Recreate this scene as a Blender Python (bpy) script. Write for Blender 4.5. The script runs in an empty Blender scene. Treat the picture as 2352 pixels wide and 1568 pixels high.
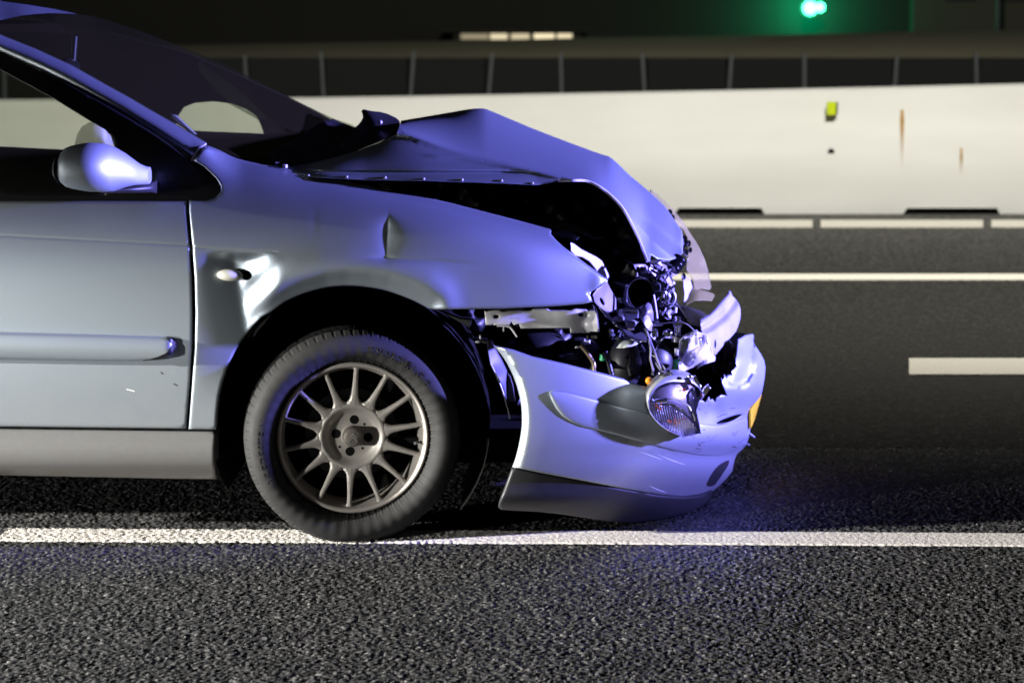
import bpy, math, random
import numpy as np
from mathutils import Vector
from mathutils.geometry import delaunay_2d_cdt
random.seed(7); RNG = np.random.default_rng(7)
sc = bpy.context.scene
col = sc.collection
R_ = math.radians

# ------------------------------------------------------------------ camera, sky, lamps, exposure
CAM = np.array([0.0, -6.395, 1.52]); PITCH = R_(8.23); FOC = 5200.0     # focal length in photo pixels (2352 wide)
cd = bpy.data.cameras.new("camera"); cam = bpy.data.objects.new("camera", cd); col.objects.link(cam)
cam.location = CAM; cam.rotation_euler = (R_(90) - PITCH, 0, 0)
cd.sensor_width = 36.0; cd.lens = 36.0 * FOC / 2352.0
cd.clip_start = 0.1; cd.clip_end = 2000
cd.dof.use_dof = True; cd.dof.focus_distance = 6.0; cd.dof.aperture_fstop = 4.6
sc.camera = cam

world = bpy.data.worlds.new("World"); sc.world = world; world.use_nodes = True
wn = world.node_tree.nodes; bg = wn["Background"]
bg.inputs[0].default_value = (0.42, 0.43, 0.45, 1); bg.inputs[1].default_value = 0.008

def lamp(name, kind, loc, target, energy, color, size=0.2, spot=60, blend=0.5, sy=None):
    l = bpy.data.lights.new(name, kind); o = bpy.data.objects.new(name, l); col.objects.link(o)
    o.location = loc
    d = Vector(target) - Vector(loc); o.rotation_euler = d.to_track_quat('-Z', 'Y').to_euler()
    l.energy = energy; l.color = color
    if kind == 'AREA':
        l.shape = 'RECTANGLE'; l.size = size; l.size_y = sy or size
    elif kind == 'SPOT':
        l.spot_size = R_(spot); l.spot_blend = blend; l.shadow_soft_size = size
    else:
        l.shadow_soft_size = size
    return o
# dipped headlamp of the car behind on the left: its beam is cut off above sill height
lamp("headlight_beam", 'SPOT', (-9.4, -6.0, 0.80), (-1.3, 0.0, -5.22), 6300, (0.97, 0.98, 0.95), 0.13, 65, 0.15)
lamp("headlight_spill", 'SPOT', (-9.4, -6.1, 0.82), (-0.4, 0.0, 0.9), 70, (1.0, 0.95, 0.88), 0.13, 50, 0.8)
# added flood lamp further left, dipped on to the road in front of the car
lamp("added_road_flood", "SPOT", (-16.0, -3.8, 3.4), (1.0, -0.6, -20.0), 68000, (1.0, 0.97, 0.91), 0.2, 90, 0.11)
# rotating blue beacon on a vehicle ahead on the right
lamp("blue_beacon", 'SPOT', (7.0, -0.07, 1.85), (-0.3, 1.0, 1.68), 22500, (0.25, 0.23, 1.0), 0.10, 32, 0.5)
lamp("street_lamp_beam", 'SPOT', (3.0, 4.9, 7.6), (2.0, 12.7, 0.0), 4500, (1.0, 0.968, 0.87), 0.25, 150, 0.75)
lamp("verge_lamp_beam", 'SPOT', (4.0, 26.0, 9.0), (4.0, 48.0, 0.5), 11000, (1.0, 0.95, 0.78), 0.3, 110, 0.9)

sc.view_settings.view_transform = 'Standard'; sc.view_settings.look = 'None'
sc.view_settings.exposure = 0.0; sc.view_settings.gamma = 1.0; sc.view_settings.use_curve_mapping = False
sc.render.engine = 'CYCLES'
sc.cycles.max_bounces = 6; sc.cycles.transparent_max_bounces = 16
sc.cycles.caustics_reflective = False; sc.cycles.caustics_refractive = False
sc.cycles.sample_clamp_indirect = 4.0

# ------------------------------------------------------------------ photo measurements -> metres
_cp, _sp = math.cos(PITCH), math.sin(PITCH)
def rays(px, py):
    u = (np.asarray(px, float) - 1176.0) / FOC; v = (784.0 - np.asarray(py, float)) / FOC
    return np.stack([u, v * _sp + _cp, v * _cp - _sp], -1)
def at(px, py, Y):
    d = rays(px, py); t = (np.asarray(Y, float) - CAM[1]) / d[..., 1]
    return CAM + d * t[..., None]
def ground(px, py, z=0.0):
    d = rays(px, py); t = (z - CAM[2]) / d[..., 2]
    return CAM + d * t[..., None]
VIEW = {  # crops of the photo the outlines were read from: x0, y0, scale
 'p': (0, 0, 1), '1': (1148.4, 459.4, .29297), '2': (1062.3, 689.1, .34793), '3': (0, 0, .3418), '4': (574.2, 172.3, .43946),
 '5': (488.1, 689.1, .38461), '6': (0, 516.8, .4762), '7': (1378.1, 0, .41406), '9': (1378.1, 459.4, .51258), 'x': (1435.5, 803.9, .18307),
 'a': (1234.6, 574.2, .1831), 'b': (1091.0, 689.1, .14648), 'c': (1406.8, 717.8, .16478), 'd': (1435.5, 402.0, .18313),
 'e': (424.9, 545.5, .14648), 'f': (677.6, 700.5, .15625), 'g': (1550.4, 689.1, .23802), 'h': (545.5, 746.5, .21973), 'i': (631.6, 373.2, .21969)}
def Q(k, *pts):
    x0, y0, s = VIEW[k]
    return [(x0 + x * s, y0 + y * s) for x, y in pts]

def nspl(xs, ys):
    xs = np.array(xs, float); ys = np.array(ys, float); n = len(xs); h = np.diff(xs)
    A = np.eye(n); b = np.zeros(n)
    for i in range(1, n - 1):
        A[i, i-1] = h[i-1]; A[i, i] = 2 * (h[i-1] + h[i]); A[i, i+1] = h[i]
        b[i] = 6 * ((ys[i+1] - ys[i]) / h[i] - (ys[i] - ys[i-1]) / h[i-1])
    m = np.linalg.solve(A, b)
    s0 = (ys[1] - ys[0]) / h[0] - h[0] * (2 * m[0] + m[1]) / 6
    s1 = (ys[-1] - ys[-2]) / h[-1] + h[-1] * (m[-2] + 2 * m[-1]) / 6
    def f(x):
        x = np.asarray(x, float); i = np.clip(np.searchsorted(xs, x) - 1, 0, n - 2)
        xc = np.clip(x, xs[0], xs[-1]); a = (xs[i+1] - xc) / h[i]; c = (xc - xs[i]) / h[i]
        y = a * ys[i] + c * ys[i+1] + ((a**3 - a) * m[i] + (c**3 - c) * m[i+1]) * h[i]**2 / 6
        return y + np.where(x < xs[0], (x - xs[0]) * s0, 0) + np.where(x > xs[-1], (x - xs[-1]) * s1, 0)
    return f
def rbf(ctrl, lam=0.0):
    c = np.array(ctrl, float); P = c[:, :2] / 1000.0; n = len(c)
    def ph(r): return np.where(r > 1e-9, r * r * np.log(np.maximum(r, 1e-9)), 0)
    K = ph(np.linalg.norm(P[:, None] - P[None], axis=2)) + lam * np.eye(n)
    T = np.hstack([np.ones((n, 1)), P]); A = np.block([[K, T], [T.T, np.zeros((3, 3))]])
    w = np.linalg.solve(A, np.concatenate([c[:, 2], np.zeros(3)]))
    def f(x, y):
        q = np.stack([np.asarray(x, float), np.asarray(y, float)], -1) / 1000.0
        r = np.linalg.norm(q[:, None] - P[None], axis=2)
        return ph(r) @ w[:n] + w[n] + q @ w[n+1:]
    return f
def smooth(pts, n=6, closed=False):
    P = np.array(pts, float); N = len(P); out = []
    for i in range(N if closed else N - 1):
        if closed: a, b, c, d = P[(i-1) % N], P[i], P[(i+1) % N], P[(i+2) % N]
        else: a, b, c, d = P[max(i-1, 0)], P[i], P[i+1], P[min(i+2, N-1)]
        for t in np.linspace(0, 1, n, endpoint=False):
            out.append(.5 * ((2*b) + (c - a) * t + (2*a - 5*b + 4*c - d) * t*t + (3*b - a - 3*c + d) * t**3))
    if not closed: out.append(P[-1])
    return [tuple(v) for v in out]
def sstep(a, b, x):
    t = np.clip((np.asarray(x, float) - a) / (b - a), 0, 1); return t * t * (3 - 2 * t)
def seg_dist(P, poly, closed=True):
    A = np.array(poly, float); B = np.roll(A, -1, 0)
    if not closed: A, B = A[:-1], B[:-1]
    best = np.full(len(P), 1e9)
    for a, b in zip(A, B):
        ab = b - a; L = ab @ ab
        t = np.clip(((P - a) @ ab) / (L if L > 1e-12 else 1), 0, 1)
        best = np.minimum(best, np.hypot(*(P - a - t[:, None] * ab).T))
    return best
def inside(P, poly):
    A = np.array(poly, float); B = np.roll(A, -1, 0); r = np.zeros(len(P), bool)
    for (x0, y0), (x1, y1) in zip(A, B):
        c = (y0 > P[:, 1]) != (y1 > P[:, 1])
        if y1 != y0:
            r ^= c & (P[:, 0] < (x1 - x0) * (P[:, 1] - y0) / (y1 - y0) + x0)
    return r

# ------------------------------------------------------------------ objects
ROOT = {}
def thing(name, label, cat, loc=(0, 0, 0), group=None):
    o = bpy.data.objects.new(name, None); col.objects.link(o); o.location = loc; o.empty_display_size = .2
    o['label'] = label; o['category'] = cat
    if group: o['group'] = group
    ROOT[o.name] = np.array(loc, float); return o
def tag(o, label=None, cat=None, group=None, kind=None):
    for k, v in (('label', label), ('category', cat), ('group', group), ('kind', kind)):
        if v: o[k] = v
    return o
def mk(name, V, F, mat, parent=None, sm=True, label=None, kind=None):
    V = np.asarray(V, float)
    if parent is not None:
        V = V - ROOT[parent.name]
    me = bpy.data.meshes.new(name); me.from_pydata(V.tolist(), [], [list(map(int, f)) for f in F]); me.update()
    if sm: me.polygons.foreach_set('use_smooth', [True] * len(me.polygons))
    if sm: me.set_sharp_from_angle(angle=R_(50))
    me.materials.append(mat)
    o = bpy.data.objects.new(name, me); col.objects.link(o)
    if parent is not None:
        o.parent = parent; ROOT[o.name] = ROOT[parent.name]
    if label: o['label'] = label
    if kind: o['kind'] = kind
    return o
class MB:
    def __init__(s): s.V = []; s.F = []
    def add(s, V, F):
        n = len(s.V); s.V += [tuple(map(float, v)) for v in V]; s.F += [[i + n for i in f] for f in F]; return s
    def tube(s, pts, r, n=8, cap=True):
        P = np.array(pts, float); r = np.broadcast_to(np.asarray(r, float), (len(P),)); V = []; F = []
        T = np.gradient(P, axis=0); T /= np.maximum(np.linalg.norm(T, axis=1), 1e-9)[:, None]
        u = np.cross(T[0], [0.31, 0.2, 0.93]); u /= np.linalg.norm(u)
        for i in range(len(P)):
            u = u - T[i] * (u @ T[i]); u /= max(np.linalg.norm(u), 1e-9); w = np.cross(T[i], u)
            for k in range(n):
                a = 2 * math.pi * k / n; V.append(P[i] + r[i] * (math.cos(a) * u + math.sin(a) * w))
        for i in range(len(P) - 1):
            for k in range(n):
                F.append((i*n + k, i*n + (k+1) % n, (i+1)*n + (k+1) % n, (i+1)*n + k))
        if cap: F.append(tuple(range(n))[::-1]); F.append(tuple(range((len(P)-1)*n, len(P)*n)))
        return s.add(V, F)
    def box(s, c, size, rot=(0, 0, 0)):
        from mathutils import Euler
        m = np.array(Euler(rot).to_matrix()); V = []
        for x in (-.5, .5):
            for y in (-.5, .5):
                for z in (-.5, .5): V.append(np.array(c) + m @ (np.array([x, y, z]) * size))
        return s.add(V, [(0, 1, 3, 2), (4, 6, 7, 5), (0, 4, 5, 1), (2, 3, 7, 6), (0, 2, 6, 4), (1, 5, 7, 3)])
    def ball(s, c, r, n=12, m=8):
        r = np.broadcast_to(np.asarray(r, float), (3,)); V = []; F = []
        for i in range(m + 1):
            for k in range(n):
                t = math.pi * i / m; a = 2 * math.pi * k / n
                V.append(np.array(c) + r * [math.sin(t)*math.cos(a), math.sin(t)*math.sin(a), math.cos(t)])
        for i in range(m):
            for k in range(n): F.append((i*n+k, (i+1)*n+k, (i+1)*n+(k+1) % n, i*n+(k+1) % n))
        return s.add(V, F)
    def obj(s, name, mat, parent=None, **k): return mk(name, s.V, s.F, mat, parent, **k)

MID = 0.885          # depth of the car's centre plane
def panel_geo(outline, depth, sp=10, rnd=4.0, flange=.02, holes=(), insets=(1.5, 4, 8), mirror=False, world_mod=None, fdir=(0, 1, 0), lines=()):
    def resample(pl):
        out = []
        for a, b in zip(pl, pl[1:] + pl[:1]):
            L = math.hypot(b[0]-a[0], b[1]-a[1]); k = max(1, int(math.ceil(L / sp)))
            for i in range(k): out.append((a[0] + (b[0]-a[0]) * i / k, a[1] + (b[1]-a[1]) * i / k))
        o2 = []
        for p in out:
            if not o2 or math.hypot(p[0]-o2[-1][0], p[1]-o2[-1][1]) > .25: o2.append(p)
        return o2
    loops = [resample(list(outline))] + [resample(list(h)) for h in holes]
    A = np.array(loops[0])
    def ok(P):
        m = inside(P, loops[0])
        for h in loops[1:]: m &= ~inside(P, h)
        return m
    def dist(P):
        d = seg_dist(P, loops[0])
        for h in loops[1:]: d = np.minimum(d, seg_dist(P, h))
        return d
    x0, y0 = A.min(0); x1, y1 = A.max(0); g = []
    for j, y in enumerate(np.arange(y0 + sp * .5, y1, sp * .87)):
        for x in np.arange(x0 + (sp * .5 if j % 2 else 0), x1, sp): g.append((x, y))
    extra = []
    if rnd > 0:
        for lp in loops:
            L = np.array(lp); T = np.roll(L, -1, 0) - np.roll(L, 1, 0); T /= np.maximum(np.hypot(*T.T), 1e-9)[:, None]
            Nn = np.stack([-T[:, 1], T[:, 0]], 1)
            for ins in insets:
                for s in (1, -1):
                    P = L + s * ins * Nn; k = ok(P)
                    if k.any():
                        P = P[k]; P = P[dist(P) > ins * .85]; extra += [tuple(p) for p in P]
    lp_all = []
    for ln in lines:
        L = []
        for a, b in zip(ln, ln[1:]):
            k = max(1, int(math.hypot(b[0]-a[0], b[1]-a[1]) / 6))
            L += [(a[0] + (b[0]-a[0]) * i / k, a[1] + (b[1]-a[1]) * i / k) for i in range(k)]
        L = np.array(L); T = np.gradient(L, axis=0); T /= np.maximum(np.hypot(*T.T), 1e-9)[:, None]; Nn = np.stack([-T[:, 1], T[:, 0]], 1)
        for o_ in (-7, -4, -2, 0, 2, 4, 7):
            P = L + Nn * o_; P = P[ok(P)]
            if len(P): P = P[dist(P) > 2.5]; extra += [tuple(p) for p in P]
        lp_all.append(L)
    if g and lp_all:
        G = np.array(g); dm_ = np.min([seg_dist(G, L, closed=False) for L in lp_all], axis=0); g = [tuple(p) for p in G[dm_ > 9]]
    if g:
        G = np.array(g); G = G[ok(G)]
        if len(G): G = G[dist(G) > max(sp * .45, (insets[-1] + 2) if rnd > 0 else 0)]
        g = [tuple(p) for p in G]
    vs = []; es = []; 
    for lp in loops:
        n = len(vs); vs += lp; es += [(n + i, n + (i+1) % len(lp)) for i in range(len(lp))]
    vs += extra + g
    r = delaunay_2d_cdt([Vector(v) for v in vs], es, [], 0, 1e-3)
    V2 = np.array([tuple(v) for v in r[0]]); F = np.array([f for f in r[2] if len(f) == 3])
    F = F[ok(V2[F].mean(1))]
    omap = {}
    for i, ov in enumerate(r[3]):
        for k in ov: omap[k] = i
    Y = depth(V2[:, 0], V2[:, 1])
    if rnd > 0:
        d = dist(V2); Rm = rnd / 800.0; dm = np.clip(d / 800.0, 0, Rm)
        Y = Y + (Rm - np.sqrt(np.maximum(Rm*Rm - (Rm - dm)**2, 0))) 
    W = at(V2[:, 0], V2[:, 1], Y)
    if world_mod is not None: W = world_mod(W)
    n = np.cross(W[F[0, 1]] - W[F[0, 0]], W[F[0, 2]] - W[F[0, 0]])
    if n @ (CAM - W[F[0, 0]]) < 0: F = F[:, ::-1]
    F = [tuple(f) for f in F]; W = list(W)
    if flange:
        base = 0
        for lp in loops:
            ids = [omap[base + i] for i in range(len(lp)) if (base + i) in omap]; base += len(lp)
            st = len(W); fd = np.array(fdir, float)
            for i in ids: W.append(W[i] + fd * flange)
            for i in range(len(ids)):
                j = (i+1) % len(ids)
                if ids[i] != ids[j]: F.append((ids[i], ids[j], st + j, st + i))
    if mirror:
        n = len(W); W = W + [np.array([w[0], 2*MID - w[1], w[2]]) for w in W]; F = F + [tuple(i + n for i in f[::-1]) for f in F]
    return W, F
def panel(name, outline, depth, mat, parent, label=None, kind=None, sm=True, **k):
    if not callable(depth):
        if isinstance(depth, (int, float)): dv = float(depth); depth = lambda x, y: np.full(len(x), dv)
        else: depth = rbf(depth)
    W, F = panel_geo(outline, depth, **k)
    return mk(name, W, F, mat, parent, sm=sm, label=label, kind=kind)
def lathe(prof, n, center, mod=None, tilt=0.0, closed=False):
    """prof: (radius, axial) pairs, axis = Y; tilt turns about Z"""
    P = np.array(prof, float); a = np.arange(n) * 2 * math.pi / n; m = len(P)
    r = np.repeat(P[:, 0][None], n, 0); y = np.repeat(P[:, 1][None], n, 0); A = np.repeat(a[:, None], m, 1)
    if mod: r, y = mod(r, y, A)
    V = np.stack([r * np.cos(A), y, r * np.sin(A)], -1).reshape(-1, 3)
    F = []
    for i in range(n):
        j = (i+1) % n
        for k in range(m - (0 if closed else 1)):
            k2 = (k+1) % m; F.append((i*m + k, i*m + k2, j*m + k2, j*m + k))
    return V, F

# ------------------------------------------------------------------ materials
def mat(name, color, rough=.5, metal=0.0, coat=0.0, spec=.5, var=0.0, vscale=20.0, bump=0.0, bscale=200.0, coat_r=.06, detail=4.0, stretch=None):
    m = bpy.data.materials.new(name); m.use_nodes = True; nt = m.node_tree; b = nt.nodes["Principled BSDF"]
    b.inputs['Base Color'].default_value = (*color, 1); b.inputs['Roughness'].default_value = rough
    b.inputs['Metallic'].default_value = metal; b.inputs['Coat Weight'].default_value = coat; b.inputs['Coat Roughness'].default_value = coat_r
    b.inputs['Specular IOR Level'].default_value = spec
    tc = nt.nodes.new('ShaderNodeTexCoord'); src = tc.outputs['Object']
    if stretch:
        mp = nt.nodes.new('ShaderNodeMapping'); mp.inputs['Scale'].default_value = stretch
        nt.links.new(src, mp.inputs[0]); src = mp.outputs[0]
    if var > 0:
        nz = nt.nodes.new('ShaderNodeTexNoise'); nz.inputs['Scale'].default_value = vscale; nz.inputs['Detail'].default_value = detail
        nt.links.new(src, nz.inputs['Vector'])
        mx = nt.nodes.new('ShaderNodeMix'); mx.data_type = 'RGBA'
        mx.inputs[6].default_value = (*[c * (1 - var) for c in color], 1); mx.inputs[7].default_value = (*[min(1, c * (1 + var)) for c in color], 1)
        nt.links.new(nz.outputs['Fac'], mx.inputs[0]); nt.links.new(mx.outputs[2], b.inputs['Base Color'])
        mr = nt.nodes.new('ShaderNodeMapRange'); mr.inputs['To Min'].default_value = max(.03, rough - .12 * var * 3); mr.inputs['To Max'].default_value = min(1, rough + .12 * var * 3)
        nt.links.new(nz.outputs['Fac'], mr.inputs[0]); nt.links.new(mr.outputs[0], b.inputs['Roughness'])
    if bump > 0:
        n2 = nt.nodes.new('ShaderNodeTexNoise'); n2.inputs['Scale'].default_value = bscale; n2.inputs['Detail'].default_value = 3
        nt.links.new(src, n2.inputs['Vector'])
        bp = nt.nodes.new('ShaderNodeBump'); bp.inputs['Strength'].default_value = bump; bp.inputs['Distance'].default_value = .004
        nt.links.new(n2.outputs['Fac'], bp.inputs['Height']); nt.links.new(bp.outputs[0], b.inputs['Normal'])
    return m
def glass(name, tint, gloss=.06, rough=.02, haze=.015, film=(.6, .6, .58)):
    m = bpy.data.materials.new(name); m.use_nodes = True; nt = m.node_tree; nt.nodes.clear()
    out = nt.nodes.new('ShaderNodeOutputMaterial'); mx = nt.nodes.new('ShaderNodeMixShader')
    tr = nt.nodes.new('ShaderNodeBsdfTransparent'); tr.inputs[0].default_value = (*tint, 1)
    gl = nt.nodes.new('ShaderNodeBsdfGlossy'); gl.inputs['Roughness'].default_value = rough
    fr = nt.nodes.new('ShaderNodeFresnel'); fr.inputs[0].default_value = 1.45
    ge = nt.nodes.new('ShaderNodeNewGeometry'); io = nt.nodes.new('ShaderNodeMapRange'); io.inputs['To Min'].default_value = 1.45; io.inputs['To Max'].default_value = 1 / 1.45
    nt.links.new(ge.outputs['Backfacing'], io.inputs[0]); nt.links.new(io.outputs[0], fr.inputs[0])
    nt.links.new(fr.outputs[0], mx.inputs[0]); nt.links.new(tr.outputs[0], mx.inputs[1]); nt.links.new(gl.outputs[0], mx.inputs[2])
    df = nt.nodes.new('ShaderNodeBsdfDiffuse'); df.inputs[0].default_value = (*film, 1); m2 = nt.nodes.new('ShaderNodeMixShader'); m2.inputs[0].default_value = haze
    nt.links.new(mx.outputs[0], m2.inputs[1]); nt.links.new(df.outputs[0], m2.inputs[2])
    nt.links.new(m2.outputs[0], out.inputs[0]); return m
def emit(name, color, s):
    m = bpy.data.materials.new(name); m.use_nodes = True; b = m.node_tree.nodes["Principled BSDF"]
    b.inputs['Base Color'].default_value = (*[c*.3 for c in color], 1)
    b.inputs['Emission Color'].default_value = (*color, 1); b.inputs['Emission Strength'].default_value = s; return m

PAINT = mat('car_paint', (.36, .41, .46), .43, .85, .10, var=.05, vscale=900, coat_r=.15, bump=.03, bscale=230)
BUMP = mat('bumper_paint', (.36, .40, .46), .43, .7, .10, var=.05, vscale=900, coat_r=.15, bump=.03, bscale=230)
def dirty(m, zlo, zhi, colr, amount):
    nt = m.node_tree; b = nt.nodes["Principled BSDF"]; g = nt.nodes.new('ShaderNodeNewGeometry'); sx = nt.nodes.new('ShaderNodeSeparateXYZ')
    nt.links.new(g.outputs['Position'], sx.inputs[0]); mr = nt.nodes.new('ShaderNodeMapRange')
    mr.inputs['From Min'].default_value = zhi; mr.inputs['From Max'].default_value = zlo; mr.inputs['To Max'].default_value = amount
    nt.links.new(sx.outputs[2], mr.inputs[0])
    nz = nt.nodes.new('ShaderNodeTexNoise'); nz.inputs['Scale'].default_value = 18; nz.inputs['Detail'].default_value = 8; nz.inputs['Roughness'].default_value = .7
    nt.links.new(g.outputs['Position'], nz.inputs['Vector'])
    ml = nt.nodes.new('ShaderNodeMath'); ml.operation = 'MULTIPLY'; m2 = nt.nodes.new('ShaderNodeMath'); m2.operation = 'MULTIPLY'; m2.inputs[1].default_value = 1.7; m2.use_clamp = True
    nt.links.new(mr.outputs[0], ml.inputs[0]); nt.links.new(nz.outputs['Fac'], ml.inputs[1]); nt.links.new(ml.outputs[0], m2.inputs[0])
    old = b.inputs['Base Color'].links[0].from_socket; mx = nt.nodes.new('ShaderNodeMix'); mx.data_type = 'RGBA'
    mx.inputs[7].default_value = (*colr, 1); nt.links.new(old, mx.inputs[6]); nt.links.new(m2.outputs[0], mx.inputs[0]); nt.links.new(mx.outputs[2], b.inputs['Base Color'])
    for k in ('Metallic', 'Coat Weight'):
        v = b.inputs[k].default_value; r = nt.nodes.new('ShaderNodeMapRange'); r.inputs['To Min'].default_value = v; r.inputs['To Max'].default_value = 0
        nt.links.new(m2.outputs[0], r.inputs[0]); nt.links.new(r.outputs[0], b.inputs[k])
def dark_inside(m, c=(.02, .02, .022)):
    nt = m.node_tree; b = nt.nodes["Principled BSDF"]; out = nt.nodes['Material Output']; g = nt.nodes.new('ShaderNodeNewGeometry')
    d = nt.nodes.new('ShaderNodeBsdfDiffuse'); d.inputs[0].default_value = (*c, 1); mx = nt.nodes.new('ShaderNodeMixShader')
    nt.links.new(g.outputs['Backfacing'], mx.inputs[0]); nt.links.new(b.outputs[0], mx.inputs[1]); nt.links.new(d.outputs[0], mx.inputs[2]); nt.links.new(mx.outputs[0], out.inputs[0])
dirty(PAINT, .25, .62, (.15, .135, .115), .6); dirty(BUMP, .12, .40, (.15, .135, .115), .45)
dark_inside(PAINT); dark_inside(BUMP)
SILLP = mat('sill_paint', (.125, .13, .135), .5, .3, .2, var=.08, vscale=60)
dirty(SILLP, .12, .42, (.09, .078, .065), 1.0)
PLASTIC = mat('black_plastic', (.018, .018, .020), .45, 0, 0, var=.2, vscale=40)
TRIM = mat('satin_black_trim', (.008, .008, .009), .3, 0, 0)
VALANCE = mat('dark_grey_valance', (.010, .010, .0115), .55, 0, 0, var=.15, vscale=30)
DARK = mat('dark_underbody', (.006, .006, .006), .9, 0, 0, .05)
LINER = mat('arch_liner', (.008, .008, .008), .8, 0, 0, .1, var=.3, vscale=60)
RUBBER = mat('tyre_rubber', (.0125, .0122, .012), .75, 0, 0, .25, var=.35, vscale=22, bump=.08, bscale=300, detail=7)
ALLOY = mat('dusty_alloy', (.40, .365, .325), .5, .45, 0, var=.14, vscale=35)
ALLOYD = mat('dark_wheel_barrel', (.16, .14, .12), .6, .4, 0, var=.2, vscale=25)
STEEL = mat('galvanised_steel', (.36, .35, .36), .5, .3, 0, var=.35, vscale=28, detail=6)
STEELD = mat('dark_painted_steel', (.06, .06, .07), .4, .5, 0, var=.3, vscale=30)
CHROME = mat('chrome', (.75, .74, .76), .12, 1.0, 0, var=.1, vscale=30)
FOIL = mat('crumpled_white_plastic', (.62, .60, .64), .3, .25, .3, var=.1, vscale=20)
BEAM = mat('crash_beam_steel', (.50, .49, .52), .35, .5, 0, var=.18, vscale=9, detail=6)
HGLASS = glass('headlamp_glass', (.92, .92, .93), rough=.03)
WGLASS = glass('window_glass', (.90, .93, .87))
SGLASS = glass('windscreen_glass', (.78, .83, .75), haze=.012, film=(.60, .54, .24))  # warm diffuse film stands in for ambient reflection, greys the blue light
HAZYG = glass('see_through_mirror_shell', (.55, .56, .54), rough=.3, haze=.25)  # mirror shell made see-through to look lit; no lamp reaches it
FARLENS = glass('hazy_lamp_plastic', (.62, .60, .58), rough=.25, haze=.22, film=(.62, .56, .20))
AMBER = mat('amber_bulb', (.8, .28, .02), .1, 0, .5)
ORANGE = mat('orange_reflection', (.85, .14, .02), .2, .3, .5, var=.3, vscale=200)
GREENC = mat('green_connector', (.02, .35, .13), .4)
LAMPW = mat('clear_side_repeater', (.62, .60, .52), .18, 0, .5)
YPLATE = mat('yellow_plate', (.80, .52, .02), .4, 0, .2)
WIRE = mat('wire_sheath', (.18, .17, .18), .4)
BROWN = mat('rusty_brown_part', (.09, .05, .025), .7, .2, 0, var=.4, vscale=60)
SEAT = mat('seat_cloth', (.022, .018, .006), .95, 0, 0, .1, var=.2, vscale=80)
GREYM = mat('grey_mirror_shell', (.36, .36, .37), .4, .2, .2)

# ------------------------------------------------------------------ ground, road markings
def hsh(i, j, s):
    v = np.sin(i * 127.1 + j * 311.7 + s * 74.7) * 43758.5453
    return v - np.floor(v)
def stones(X, Y, c=.0084):
    ci = np.floor(X / c); cj = np.floor(Y / c); best = np.full(X.shape, -.006); colv = np.full(X.shape, .0)
    for di in (-1, 0, 1):
        for dj in (-1, 0, 1):
            i = ci + di; j = cj + dj
            cx = (i + .1 + .8 * hsh(i, j, 1)) * c; cy = (j + .1 + .8 * hsh(i, j, 2)) * c
            r = c * (.42 + .38 * hsh(i, j, 3)); top = -.0045 * hsh(i, j, 4) ** 1.5
            dx = X - cx; dy = Y - cy; d2 = (dx*dx + dy*dy) / (r*r)
            h = top - .0045 * d2 * np.sqrt(d2 + .05) + dx * .7 * (hsh(i, j, 5) - .5) + dy * .7 * (hsh(i, j, 6) - .5)
            k = h > best; best = np.where(k, h, best); colv = np.where(k, hsh(i, j, 7), colv)
    return best, colv
ASPH = mat('asphalt_stone', (.045, .043, .042), .5, 0, 0)
nt = ASPH.node_tree; b = nt.nodes["Principled BSDF"]
an = nt.nodes.new('ShaderNodeAttribute'); an.attribute_name = 'stone'
cr = nt.nodes.new('ShaderNodeValToRGB'); cr.color_ramp.elements[0].color = (.013, .013, .013, 1); cr.color_ramp.elements[1].color = (.20, .193, .186, 1)
e = cr.color_ramp.elements.new(.5); e.color = (.042, .042, .043, 1); e = cr.color_ramp.elements.new(.86); e.color = (.092, .090, .088, 1)
nt.links.new(an.outputs['Fac'], cr.inputs[0]); nt.links.new(cr.outputs[0], b.inputs['Base Color'])
mr = nt.nodes.new('ShaderNodeMapRange'); mr.inputs['To Min'].default_value = .6; mr.inputs['To Max'].default_value = .38
nt.links.new(an.outputs['Fac'], mr.inputs[0]); nt.links.new(mr.outputs[0], b.inputs['Roughness'])
b.inputs['Specular IOR Level'].default_value = .3
def grid_sheet(name, xs, ys, Z, material, stone=None, kind='structure', edge=None):
    nx, ny = len(xs), len(ys); X, Y = np.meshgrid(xs, ys)
    if edge is not None: Y = edge(X, Y)
    co = np.stack([X, Y, Z], -1).reshape(-1, 3).astype(np.float32)
    ii = (np.arange(ny - 1)[:, None] * nx + np.arange(nx - 1)[None]).ravel()
    q = np.stack([ii, ii + 1, ii + nx + 1, ii + nx], 1).astype(np.int32)
    me = bpy.data.meshes.new(name); me.vertices.add(len(co)); me.vertices.foreach_set('co', co.ravel())
    me.loops.add(q.size); me.loops.foreach_set('vertex_index', q.ravel())
    me.polygons.add(len(q)); me.polygons.foreach_set('loop_start', np.arange(0, q.size, 4, dtype=np.int32))
    me.polygons.foreach_set('use_smooth', np.ones(len(q), bool)); me.update(calc_edges=True)
    if stone is not None:
        at_ = me.attributes.new('stone', 'FLOAT', 'POINT'); at_.data.foreach_set('value', stone.ravel().astype(np.float32))
    me.materials.append(material); o = bpy.data.objects.new(name, me); col.objects.link(o); o['kind'] = kind; return o
gx = np.arange(-2.05, 2.05, .0046); gy = np.arange(-1.72, 1.5, .0049)
GX, GY = np.meshgrid(gx, gy); H, S = stones(GX, GY)
grid_sheet('road_surface', gx, gy, H, ASPH, S)
gx2 = np.concatenate([np.arange(-3.2, 5.2, .0105)]); gy2 = 1.5 + np.cumsum(np.linspace(.008, .0275, 530))
GX2, GY2 = np.meshgrid(gx2, gy2); H2, S2 = stones(GX2, GY2, .0125)
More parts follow.
